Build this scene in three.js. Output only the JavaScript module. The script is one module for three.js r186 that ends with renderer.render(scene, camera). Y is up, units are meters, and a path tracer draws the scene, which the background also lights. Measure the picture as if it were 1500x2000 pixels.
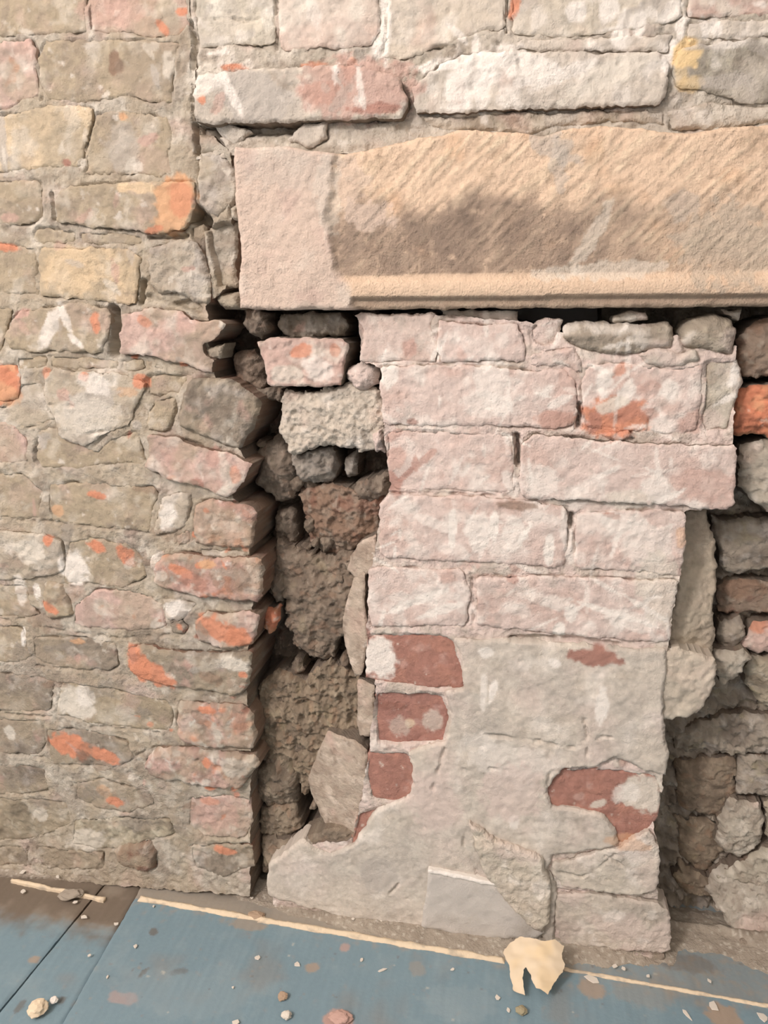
import * as THREE from 'three';
import { mergeGeometries } from 'three/addons/utils/BufferGeometryUtils.js';

// ---------------------------------------------------------------- camera, light, exposure
const scene = new THREE.Scene();
const renderer = new THREE.WebGLRenderer();
renderer.toneMapping = THREE.LinearToneMapping;
renderer.toneMappingExposure = 1.0;
renderer.shadowMap.enabled = true;
const FOV = 65, YAW = THREE.MathUtils.degToRad(10), PITCH = THREE.MathUtils.degToRad(14);
const camera = new THREE.PerspectiveCamera(FOV, 0.75, 0.05, 20);
const EYE = new THREE.Vector3(0.15, 0.765, 0.87);
const FWD = new THREE.Vector3(-Math.sin(YAW) * Math.cos(PITCH), -Math.sin(PITCH), -Math.cos(YAW) * Math.cos(PITCH));
camera.position.copy(EYE); camera.lookAt(EYE.clone().add(FWD));
scene.background = new THREE.Color(0x000000);
const LAMP = { pos: [-1.05, 1.95, 1.9], colour: 0xfff5f2, power: 9.25, radius: 0.16 };

// ---------------------------------------------------------------- measuring: where a ray of the photograph meets a real plane
const FPX = 1000 / Math.tan(THREE.MathUtils.degToRad(FOV / 2));
const RGT = new THREE.Vector3().crossVectors(FWD, new THREE.Vector3(0, 1, 0)).normalize(), UPV = new THREE.Vector3().crossVectors(RGT, FWD);
const ray = (px, py) => FWD.clone().multiplyScalar(FPX).addScaledVector(RGT, px - 750).addScaledVector(UPV, 1000 - py);
function wallAt(px, py, z = 0) { const d = ray(px, py), t = (z - EYE.z) / d.z; return [EYE.x + d.x * t, EYE.y + d.y * t]; }
function floorAt(px, py, y = 0) { const d = ray(px, py), t = (y - EYE.y) / d.y; return [EYE.x + d.x * t, -(EYE.z + d.z * t)]; }

// ---------------------------------------------------------------- noise
let rs = 12345; const rnd = () => { rs = (rs * 1664525 + 1013904223) >>> 0; return rs / 4294967296; };
const PERM = new Uint16Array(1024); { const p = [...Array(512).keys()]; for (let i = 511; i > 0; i--) { const j = Math.floor(rnd() * (i + 1)); [p[i], p[j]] = [p[j], p[i]]; } for (let i = 0; i < 1024; i++) PERM[i] = p[i & 511]; }
const GX = new Float32Array(512), GY = new Float32Array(512); for (let i = 0; i < 512; i++) { const a = i / 512 * 2 * Math.PI * 37; GX[i] = Math.cos(a); GY[i] = Math.sin(a); }
function ns(x, y) {                                    // gradient noise, about -1..1
  const xi = Math.floor(x), yi = Math.floor(y), fx = x - xi, fy = y - yi;
  const u = fx * fx * fx * (fx * (fx * 6 - 15) + 10), v = fy * fy * fy * (fy * (fy * 6 - 15) + 10);
  const A = PERM[xi & 511], B = PERM[(xi + 1) & 511], y0 = yi & 511, y1 = (yi + 1) & 511;
  const a = PERM[(A + y0) & 1023], b = PERM[(B + y0) & 1023], c = PERM[(A + y1) & 1023], d = PERM[(B + y1) & 1023];
  const g = (k, X, Y) => GX[k] * X + GY[k] * Y;
  const p = g(a, fx, fy), q = g(b, fx - 1, fy), r = g(c, fx, fy - 1), s = g(d, fx - 1, fy - 1);
  return 1.5 * (p + (q - p) * u + (r + (s - r) * u - p - (q - p) * u) * v);
}
const fb = (x, y, n = 4) => { let s = 0, a = 0.55, f = 1; for (let i = 0; i < n; i++) { s += a * ns(x * f + i * 17.3, y * f + i * 5.1); a *= 0.5; f *= 2.07; } return s; };
const ss = (a, b, x) => { const t = Math.min(1, Math.max(0, (x - a) / (b - a))); return t * t * (3 - 2 * t); };
const mixTo = (c, k, t) => { c[0] += (k[0] - c[0]) * t; c[1] += (k[1] - c[1]) * t; c[2] += (k[2] - c[2]) * t; };

// ---------------------------------------------------------------- colours (base colours under white light)
const lin = v => { v /= 255; return v <= 0.04045 ? v / 12.92 : Math.pow((v + 0.055) / 1.055, 2.4); };
const K = (r, g, b) => [lin(r), lin(g), lin(b)];
const COL = {
  beige: K(168, 154, 131), murk: K(144, 133, 118), grey: K(180, 172, 162), pale: K(214, 206, 192), white: K(234, 227, 217), dirt: K(146, 133, 118), dark: K(106, 95, 84), soil: K(120, 107, 94),
  pink: K(196, 170, 158), rose: K(192, 158, 145), limepink: K(210, 192, 182), orange: K(206, 138, 107), tan: K(206, 163, 126), amber: K(214, 190, 156), red: K(163, 119, 105), brick: K(176, 128, 110), deep: K(128, 84, 68),
  sand: K(216, 190, 164), sanddark: K(174, 150, 126), soot: K(128, 112, 99), flake: K(204, 184, 168), olive: K(160, 150, 122), cement: K(176, 167, 152), slate: K(140, 132, 122), brown: K(136, 112, 94), blue: K(124, 148, 158), bluepale: K(144, 162, 168), plaster: K(202, 192, 178), greypaint: K(197, 190, 181), cream: K(226, 207, 178), dust: K(160, 149, 134), plank: K(120, 108, 94), yellow: K(224, 196, 148), greenish: K(158, 156, 124),
};
// kinds of surface: base colour, then [colour, size in metres, threshold, softness, strength]
const KIND = {
  left: ['beige', ['dirt', 0.05, 0.22, 0.25, 0.55], ['pale', 0.035, 0.22, 0.2, 0.45], ['pink', 0.045, 0.25, 0.2, 0.55], ['dirt', 0.012, 0.3, 0.15, 0.5], ['white', 0.014, 0.42, 0.1, 0.5]],
  leftdirty: ['murk', ['dark', 0.04, 0.22, 0.25, 0.55], ['grey', 0.03, 0.2, 0.2, 0.6], ['rose', 0.03, 0.3, 0.15, 0.5], ['soil', 0.012, 0.25, 0.15, 0.55], ['pale', 0.012, 0.42, 0.1, 0.5]],
  pinky: ['pink', ['rose', 0.04, 0.15, 0.2, 0.5], ['pale', 0.03, 0.2, 0.2, 0.6], ['dirt', 0.02, 0.3, 0.15, 0.5], ['orange', 0.03, 0.48, 0.08, 0.7], ['white', 0.012, 0.45, 0.1, 0.4]],
  ruddy: ['rose', ['brown', 0.03, 0.1, 0.2, 0.6], ['pale', 0.025, 0.2, 0.15, 0.7], ['orange', 0.025, 0.3, 0.12, 0.8], ['dark', 0.01, 0.35, 0.1, 0.4], ['white', 0.012, 0.42, 0.1, 0.6]],
  lime: ['limepink', ['pink', 0.05, 0.1, 0.25, 0.7], ['white', 0.035, 0.22, 0.2, 0.6], ['rose', 0.03, 0.42, 0.12, 0.5], ['grey', 0.02, 0.3, 0.15, 0.4], ['dirt', 0.007, 0.45, 0.1, 0.4]],
  limebeige: ['plaster', ['grey', 0.05, 0.15, 0.25, 0.6], ['white', 0.035, 0.25, 0.15, 0.6], ['dirt', 0.015, 0.4, 0.12, 0.4], ['pink', 0.05, 0.35, 0.2, 0.5]],
  greyst: ['grey', ['dirt', 0.03, 0.15, 0.2, 0.6], ['pale', 0.03, 0.2, 0.2, 0.6], ['dark', 0.008, 0.4, 0.1, 0.4], ['olive', 0.04, 0.4, 0.15, 0.4]],
  mortar: ['cement', ['dirt', 0.03, 0.1, 0.2, 0.55], ['pale', 0.02, 0.25, 0.2, 0.6], ['pink', 0.05, 0.3, 0.2, 0.5], ['soil', 0.01, 0.3, 0.12, 0.5]],
  limemortar: ['limepink', ['cement', 0.03, 0.05, 0.2, 0.6], ['pale', 0.02, 0.25, 0.2, 0.6], ['rose', 0.03, 0.4, 0.1, 0.5], ['dirt', 0.01, 0.35, 0.12, 0.5]],
  rubble: ['soil', ['dark', 0.03, 0.1, 0.2, 0.6], ['dirt', 0.02, 0.1, 0.2, 0.6], ['olive', 0.03, 0.34, 0.15, 0.25], ['brown', 0.015, 0.25, 0.1, 0.5], ['dust', 0.008, 0.35, 0.1, 0.5]],
  core: ['dark', ['soil', 0.03, 0.1, 0.2, 0.6], ['deep', 0.03, 0.3, 0.15, 0.5], ['dirt', 0.012, 0.35, 0.1, 0.5]],
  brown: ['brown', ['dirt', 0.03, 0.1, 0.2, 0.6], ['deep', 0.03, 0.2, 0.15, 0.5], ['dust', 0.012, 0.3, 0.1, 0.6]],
  red: ['red', ['brick', 0.03, 0.15, 0.2, 0.6], ['rose', 0.02, 0.3, 0.15, 0.5], ['pale', 0.01, 0.5, 0.06, 0.6]],
  orange: ['orange', ['tan', 0.02, 0.15, 0.15, 0.6], ['deep', 0.02, 0.3, 0.12, 0.5], ['pale', 0.012, 0.4, 0.08, 0.6]],
  soot: ['dust', ['dark', 0.035, 0.05, 0.2, 0.7], ['grey', 0.02, 0.2, 0.15, 0.6], ['slate', 0.012, 0.2, 0.12, 0.6], ['olive', 0.03, 0.35, 0.12, 0.5]],
  slate: ['slate', ['grey', 0.02, 0.1, 0.2, 0.6], ['dark', 0.02, 0.3, 0.15, 0.5], ['cement', 0.01, 0.3, 0.1, 0.5]],
  plaster: ['plaster', ['grey', 0.07, 0.05, 0.3, 0.55], ['white', 0.05, 0.28, 0.2, 0.45], ['limepink', 0.08, 0.2, 0.3, 0.5], ['pale', 0.022, 0.2, 0.2, 0.4], ['dust', 0.03, 0.35, 0.15, 0.35], ['dirt', 0.006, 0.5, 0.06, 0.3]],
  tan: ['amber', ['beige', 0.04, 0.05, 0.25, 0.7], ['dirt', 0.012, 0.38, 0.1, 0.5], ['pale', 0.03, 0.3, 0.2, 0.4]],
};
function kindColour(kind, x, y, s) {
  const k = KIND[kind], c = COL[k[0]].slice();
  for (let i = 1; i < k.length; i++) { const q = k[i], m = fb(x / q[1] + s * 3.7 + i * 31, y / q[1] - s * 2.3 + i * 13, 3); mixTo(c, COL[q[0]], ss(q[2] - q[3], q[2] + q[3], m) * q[4]); }
  const g = 1 + 0.11 * ns(x / 0.0036 + s, y / 0.0036) + 0.09 * ns(x / 0.0085 + s, y / 0.0085) + 0.08 * ns(x / 0.022 - s, y / 0.022);
  c[0] *= g; c[1] *= g; c[2] *= g;
  return c;
}
// dust and limewash lying in patches across bricks and joints alike
function coat(list, c, x, y) { if (list) for (const [name, size, th, k, o] of list) mixTo(c, COL[name], ss(th - 0.12, th + 0.12, fb(x / size + o, y / size - o, 4)) * k); }
// stains, bared brick and scraped marks that belong to the wall: [x, y, rx, ry, turn, colour, strength, frayed edge]
const MARKS = [];
const MPP = 1 / 1660;
function mark(px, py, rx, ry, turn, colour, strength = 0.9, fray = 0.35, z = 0) {
  const [x, y] = wallAt(px, py, z), a = THREE.MathUtils.degToRad(turn), R = Math.max(rx, ry) * MPP * 1.9;
  MARKS.push({ x, y, rx: rx * MPP * 1.14, ry: ry * MPP * 1.14, ca: Math.cos(a), sa: Math.sin(a), c: COL[colour], k: strength, f: fray, R, s: MARKS.length * 7.7 });
}
function applyMarks(list, c, x, y) {
  for (const m of list) {
    const dx = x - m.x, dy = y - m.y; if (dx > m.R || dx < -m.R || dy > m.R || dy < -m.R) continue;
    const u = (dx * m.ca + dy * m.sa) / m.rx, v = (-dx * m.sa + dy * m.ca) / m.ry, q = Math.sqrt(u * u + v * v);
    const n = fb(x / 0.012 + m.s, y / 0.012, 4) * (m.f * 1.1 + 0.08);
    const t = 1 - ss(0.78, 1.05, q + n); if (t > 0) mixTo(c, m.c, t * m.k);
  }
}

// ---------------------------------------------------------------- shapes
function sdPoly(P, x, y) {                              // positive inside
  let d = 1e9, ins = false;
  for (let i = 0, j = P.length - 1; i < P.length; j = i++) {
    const xi = P[i][0], yi = P[i][1], xj = P[j][0], yj = P[j][1], ex = xj - xi, ey = yj - yi, wx = x - xi, wy = y - yi;
    let t = (wx * ex + wy * ey) / (ex * ex + ey * ey + 1e-14); t = t < 0 ? 0 : t > 1 ? 1 : t;
    const bx = wx - ex * t, by = wy - ey * t, q = bx * bx + by * by; if (q < d) d = q;
    if ((yi > y) !== (yj > y) && x < (xj - xi) * (y - yi) / (yj - yi) + xi) ins = !ins;
  }
  d = Math.sqrt(d); return ins ? d : -d;
}
function soften(P, t = 0.18) { const r = []; for (let i = 0; i < P.length; i++) { const a = P[i], b = P[(i + 1) % P.length]; r.push([a[0] + (b[0] - a[0]) * t, a[1] + (b[1] - a[1]) * t], [b[0] + (a[0] - b[0]) * t, b[1] + (a[1] - b[1]) * t]); } return r; }
function bounds(P) { let a = 1e9, b = 1e9, c = -1e9, d = -1e9; for (const [x, y] of P) { a = Math.min(a, x); b = Math.min(b, y); c = Math.max(c, x); d = Math.max(d, y); } return [a, b, c, d]; }
const FACE_WALL = (u, v, w) => [u, v, w], FACE_FLOOR = (u, v, w) => [u, w, -v];
// a solid with an irregular outline, a front in relief and sides running back
function sheet(P, { h = 0.002, jag = 0, seed = 0, front, depth = 0.03, colour, side, face = FACE_WALL, taper = 0 }) {
  const [x0, y0, x1, y1] = bounds(P), pad = jag * 2 + h, nx = Math.ceil((x1 - x0 + 2 * pad) / h) + 1, ny = Math.ceil((y1 - y0 + 2 * pad) / h) + 1;
  const sd = (x, y) => { if (!jag) return sdPoly(P, x, y); const a = jag * (ns(x / 0.024 + seed, y / 0.024) + 0.7 * ns(x / 0.0085 + seed, y / 0.0085) + 0.45 * ns(x / 0.0038, y / 0.0038 + seed)), b = jag * (ns(x / 0.024 + 40, y / 0.024 + seed) + 0.7 * ns(x / 0.0085 + 40, y / 0.0085 + seed) + 0.45 * ns(x / 0.0038 + 40, y / 0.0038 + seed)); return sdPoly(P, x + a, y + b); };
  const D = new Float32Array(nx * ny), X = new Float32Array(nx * ny), Y = new Float32Array(nx * ny);
  for (let j = 0; j < ny; j++) for (let i = 0; i < nx; i++) { const k = j * nx + i; X[k] = x0 - pad + i * h; Y[k] = y0 - pad + j * h; D[k] = sd(X[k], Y[k]); }
  const cell = (i, j) => { const k = j * nx + i; return D[k] > 0 || D[k + 1] > 0 || D[k + nx] > 0 || D[k + nx + 1] > 0; };
  const use = new Uint8Array(nx * ny);
  for (let j = 0; j < ny - 1; j++) for (let i = 0; i < nx - 1; i++) if (cell(i, j)) { const k = j * nx + i; use[k] = use[k + 1] = use[k + nx] = use[k + nx + 1] = 1; }
  const D2 = D.slice();
  for (let k = 0; k < nx * ny; k++) if (use[k] && D[k] < 0.35 * h) {
    if (D[k] > 0) { let edge = false; for (const o of [1, -1, nx, -nx]) if (D[k + o] <= 0) edge = true; if (!edge) continue; }
    for (let it = 0; it < 2; it++) {
      const e = h * 0.3, d = sd(X[k], Y[k]), gx = (sd(X[k] + e, Y[k]) - d) / e, gy = (sd(X[k], Y[k] + e) - d) / e, q = Math.max(0.4, gx * gx + gy * gy);
      let mx = -d * gx / q, my = -d * gy / q; const l = Math.hypot(mx, my); if (l > h) { mx *= h / l; my *= h / l; } X[k] += mx; Y[k] += my;
    }
    D2[k] = 0;
  }
  const pos = [], col = [], uv = [], idx = [], id = new Int32Array(nx * ny).fill(-1), F = [];
  const put = k => {
    if (id[k] >= 0) return id[k];
    const w = front(X[k], Y[k], Math.max(0, D2[k])), c = colour(X[k], Y[k], Math.max(0, D2[k]));
    id[k] = F.length; F.push([X[k], Y[k], w]); pos.push(...face(X[k], Y[k], w)); col.push(c[0], c[1], c[2]); uv.push(X[k], Y[k]); return id[k];
  };
  const E = new Map();
  const tri = (a, b, c) => { idx.push(a, b, c); for (const [p, q] of [[a, b], [b, c], [c, a]]) { const r = q * 4194304 + p; if (E.has(r)) E.delete(r); else E.set(p * 4194304 + q, [p, q]); } };
  for (let j = 0; j < ny - 1; j++) for (let i = 0; i < nx - 1; i++) if (cell(i, j)) {
    const k = j * nx + i, a = put(k), b = put(k + 1), c = put(k + nx + 1), d = put(k + nx);
    if ((i + j) & 1) { tri(a, b, c); tri(a, c, d); } else { tri(a, b, d); tri(b, c, d); }
  }
  const back = new Map(), cx = (x0 + x1) / 2, cy = (y0 + y1) / 2;
  const RING = side ? [0, 0.2, 0.45, 0.7, 1] : [0, 1];
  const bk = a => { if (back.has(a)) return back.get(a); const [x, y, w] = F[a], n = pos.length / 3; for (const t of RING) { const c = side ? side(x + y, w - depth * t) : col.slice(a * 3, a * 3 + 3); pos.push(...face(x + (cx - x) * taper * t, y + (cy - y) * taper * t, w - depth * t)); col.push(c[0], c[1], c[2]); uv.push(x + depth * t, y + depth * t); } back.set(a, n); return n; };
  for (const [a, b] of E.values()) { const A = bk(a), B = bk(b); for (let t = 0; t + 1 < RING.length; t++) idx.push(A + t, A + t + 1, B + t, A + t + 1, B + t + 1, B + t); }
  const g = new THREE.BufferGeometry();
  g.setAttribute('position', new THREE.Float32BufferAttribute(pos, 3)); g.setAttribute('color', new THREE.Float32BufferAttribute(col, 3)); g.setAttribute('uv', new THREE.Float32BufferAttribute(uv, 2));
  g.setIndex(idx); g.computeVertexNormals(); return g;
}

// ---------------------------------------------------------------- materials
function grainTexture(n, size, seed, pits) {
  const d = new Uint8Array(n * n * 4), t = Math.PI * 2;
  const wrapNs = (x, y, f, o) => { const a = x / n, b = y / n, w = ns(a * f + o, b * f + o), w2 = ns((a - 1) * f + o, b * f + o), w3 = ns(a * f + o, (b - 1) * f + o), w4 = ns((a - 1) * f + o, (b - 1) * f + o); return (w * (1 - a) + w2 * a) * (1 - b) + (w3 * (1 - a) + w4 * a) * b; };
  for (let y = 0; y < n; y++) for (let x = 0; x < n; x++) {
    let v = 0.5 + 0.22 * wrapNs(x, y, 26, seed) + 0.2 * wrapNs(x, y, 61, seed + 9) + 0.14 * wrapNs(x, y, 130, seed + 21);
    const p = wrapNs(x, y, 45, seed + 50); if (p > pits) v -= (p - pits) * 0.9;
    v = Math.max(0, Math.min(1, v)) * 255; const k = (y * n + x) * 4; d[k] = d[k + 1] = d[k + 2] = v; d[k + 3] = 255;
  }
  const tx = new THREE.DataTexture(d, n, n); tx.wrapS = tx.wrapT = THREE.RepeatWrapping; tx.magFilter = THREE.LinearFilter; tx.minFilter = THREE.LinearMipmapLinearFilter; tx.generateMipmaps = true; tx.repeat.set(1 / size, 1 / size); tx.needsUpdate = true; return tx;
}
const grain = grainTexture(512, 0.16, 3, 0.45), finegrain = grainTexture(512, 0.1, 77, 0.7);
const std = (o) => new THREE.MeshStandardMaterial({ roughness: 0.95, metalness: 0, ...o });
const M = {
  brick: std({ vertexColors: true, bumpMap: grain, bumpScale: 0.0014 }),
  stone: std({ vertexColors: true, bumpMap: grain, bumpScale: 0.002 }),
  plaster: std({ vertexColors: true, bumpMap: finegrain, bumpScale: 0.0009 }),
  wood: std({ vertexColors: true, bumpMap: finegrain, bumpScale: 0.0002, roughness: 0.62 }),
  flat: std({ vertexColors: true }),
  room: std({ color: new THREE.Color(0.73, 0.71, 0.68), bumpMap: finegrain, bumpScale: 0.0004 }),
  chip: std({ color: new THREE.Color(0.72, 0.66, 0.57) }),
};
const used = {};
function numbered(n) { used[n] = (used[n] || 0) + 1; return used[n] === 1 ? n : `${n}_${String(used[n] - 1).padStart(3, '0')}`; }
function mesh(name, g, m, parent = scene) { const o = new THREE.Mesh(g, m); o.name = parent === scene ? numbered(name) : name; o.castShadow = o.receiveShadow = true; parent.add(o); return o; }
function tag(o, label, category, group, kind) { o.userData = { label, category }; if (group) o.userData.group = group; if (kind) o.userData.kind = kind; return o; }
function base(name, label, category, kind) { const g = new THREE.Group(); g.name = numbered(name); scene.add(g); return tag(g, label, category, null, kind); }

// ---------------------------------------------------------------- one brick, stone or patch of a wall
let serial = 1;
function piece(zone, name, pts, o = {}) {
  const s = serial++ * 1.37, q = { kind: zone.kind || 'left', z: zone.z || 0, r: 0.0017, jag: 0.0021, rough: 0.0015, step: 0.0007, facet: 0, bulge: 0, depth: 0.035, tilt: [0, 0], h: 0.0019, mat: M.brick, vary: 0.0018, soft: 0.06, ...zone.o, ...o };
  const z = q.z + (o.z === undefined ? (ns(s * 7.1, s * 3.3)) * q.vary : 0);
  let P = o.metres ? pts : pts.map(p => wallAt(p[0], p[1], z));
  P = soften(P, q.soft);
  const [x0, y0, x1, y1] = bounds(P), cx = (x0 + x1) / 2, cy = (y0 + y1) / 2, hw = Math.min(x1 - x0, y1 - y0) / 2;
  const near = MARKS.filter(m => m.x + m.R > x0 && m.x - m.R < x1 && m.y + m.R > y0 && m.y - m.R < y1);
  const planes = []; for (let i = 0; i < 8; i++) { const a = i * 0.785 + ns(s * 5 + i * 3.1, 2.2) * 0.9, m = q.facet * (0.25 + 0.35 * Math.abs(ns(i * 2.7 + s, 9.4))); planes.push([Math.cos(a), Math.sin(a), m, m * hw * (0.25 + 0.5 * Math.abs(ns(i * 1.9 - s, 4.4)))]); }
  const front = (x, y, d) => {
    const R = q.rough, e = fb(x / 0.03 + s, y / 0.03 - s, 3);
    let w = z + q.tilt[0] * (x - cx) + q.tilt[1] * (y - cy) + R * (0.9 * e + 0.5 * ns(x / 0.009 + s, y / 0.009) + 0.28 * ns(x / 0.0042 - s, y / 0.0042));
    const pit = fb(x / 0.016 - s, y / 0.016 + s * 2, 3); if (pit > 0.36) w -= (pit - 0.36) * R * 4;
    if (q.step) { const T = 2.3 * fb(x / 0.026 + s * 3, y / 0.02 - s, 4), k = Math.floor(T); w += q.step * (k + ss(0, 0.14, T - k)); }
    if (q.facet) { let f = 0; for (const p of planes) { const v = p[3] - p[2] * ((x - cx) * p[0] + (y - cy) * p[1]); if (v < f) f = v; } w += f + 0.0016 * q.facet * Math.abs(ns(x / 0.006 + s, y / 0.006)); }
    if (q.crumb) { const X = x + 0.005 * ns(x / 0.013 + s, y / 0.013), Y = y + 0.005 * ns(x / 0.013 - s, y / 0.013 + 7); w -= q.crumb * (0.9 * Math.abs(ns(X / 0.017 + s, Y / 0.017)) + 0.55 * Math.abs(ns(X / 0.007 + s, Y / 0.007)) + 0.3 * ns(x / 0.0042, y / 0.0042)); }
    if (q.bulge) { const t = Math.min(1, d / hw); w += q.bulge * Math.sqrt(1 - (1 - t) * (1 - t)); }
    if (q.relief) w += q.relief(x, y, d);
    const r = q.r * (1 + 0.7 * ns(x / 0.013 + s * 2, y / 0.013)); if (d < r) w -= r - Math.sqrt(Math.max(0, r * r - (r - d) * (r - d)));
    return w - (q.groove ? grooves(x, y) : 0);
  };
  const colour = q.colour || ((x, y) => { const c = kindColour(q.kind, x, y, s); if (q.tint) for (let i = 0; i < 3; i++) c[i] *= q.tint[i]; if (!q.coatless) coat(zone.coat, c, x, y); if (!q.clean) applyMarks(near, c, x, y); return c; });
  const side = q.depth > 0.045 && !q.colour ? (a, b) => kindColour(q.sideKind || (zone === left ? 'brown' : 'rubble'), a, b, s) : null;  // unlimed body colour on the sides, set darker to carry their shade
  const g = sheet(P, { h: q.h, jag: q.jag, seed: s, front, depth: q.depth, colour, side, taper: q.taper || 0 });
  const m = mesh(name, g, q.mat, zone.group);
  if (q.label) m.userData.label = q.label;
  if (!q.skin) zone.list.push({ P, b: [x0, y0, x1, y1] });
  return m;
}
// long cracks that run through plaster and mortar: real grooves
const CRACKS = [];
function crack(pts, width = 3, deep = 0.004) { const P = pts.map(p => wallAt(p[0], p[1], 0)); const b = bounds(P); CRACKS.push({ P, w: width * MPP, d: deep, b }); }
function grooves(x, y) {
  let best = 0;
  for (const c of CRACKS) {
    const m = c.w * 2.5; if (x < c.b[0] - m || x > c.b[2] + m || y < c.b[1] - m || y > c.b[3] + m) continue;
    const jx = x + 0.0016 * ns(x / 0.008, y / 0.008), jy = y + 0.0016 * ns(x / 0.008 + 50, y / 0.008); let d = 1e9;
    for (let i = 0; i + 1 < c.P.length; i++) { const [ax, ay] = c.P[i], ex = c.P[i + 1][0] - ax, ey = c.P[i + 1][1] - ay; let t = ((jx - ax) * ex + (jy - ay) * ey) / (ex * ex + ey * ey); t = Math.max(0, Math.min(1, t)); d = Math.min(d, Math.hypot(jx - ax - ex * t, jy - ay - ey * t)); }
    const k = c.d * (1 - ss(c.w * 0.3, c.w * 1.3, d)) * (c.d > 0.007 ? 1 : 0.15 + 0.85 * ss(-0.3, 0.3, ns(x / 0.016 + 3, y / 0.016))); if (k > best) best = k;
  }
  return best;
}
// mortar bed of a wall: lumpy, sunk behind the bricks and cracked away from their edges
function bed(zone, name, pts, o = {}) {
  const s = serial++ * 1.37, q = { kind: 'mortar', z: -0.003, lump: 0.003, crackDeep: 0.0046, depth: 0.12, h: 0.0018, jag: 0.002, ...o };
  const P = o.metres ? pts : pts.map(p => wallAt(p[0], p[1], q.z)), [bx0, by0, bx1, by1] = bounds(P);
  const near = MARKS, L = zone.list;
  const front = (x, y, d) => {
    let out = 1;
    for (const b of L) { const k = b.b; if (x < k[0] - 0.012 || x > k[2] + 0.012 || y < k[1] - 0.012 || y > k[3] + 0.012) continue; const v = -sdPoly(b.P, x, y); if (v < out) out = v; if (out < -0.006) break; }
    const low = q.z - 0.016; if (out < -0.006) return low;
    let w = q.z + q.lump * (fb(x / 0.02 + s, y / 0.02, 4) + 0.35 * ns(x / 0.005, y / 0.005 + s));
    const m = ss(-0.15, 0.4, fb(x / 0.035 + s * 2, y / 0.035, 2));
    w -= q.crackDeep * (0.03 + 0.97 * m) * (1 - ss(0.0003, 0.0026, out));
    if (out < -0.0015) w += (low - w) * ss(0.0015, 0.0055, -out);
    { const T = 2.3 * fb(x / 0.026 + s * 3, y / 0.02 - s, 4), k = Math.floor(T); w += 0.0006 * (k + ss(0, 0.14, T - k)); }
    w -= grooves(x, y);
    return w;
  };
  const colour = (x, y) => { const c = kindColour(q.kind, x, y, s); coat(zone.coat, c, x, y); if (!q.clean) applyMarks(near, c, x, y); return c; };
  return mesh(name, sheet(P, { h: q.h, jag: q.jag, seed: s, front, depth: q.depth, colour, side: (a, b) => kindColour('rubble', a, b, s) }), M.stone, zone.group);
}

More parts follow.
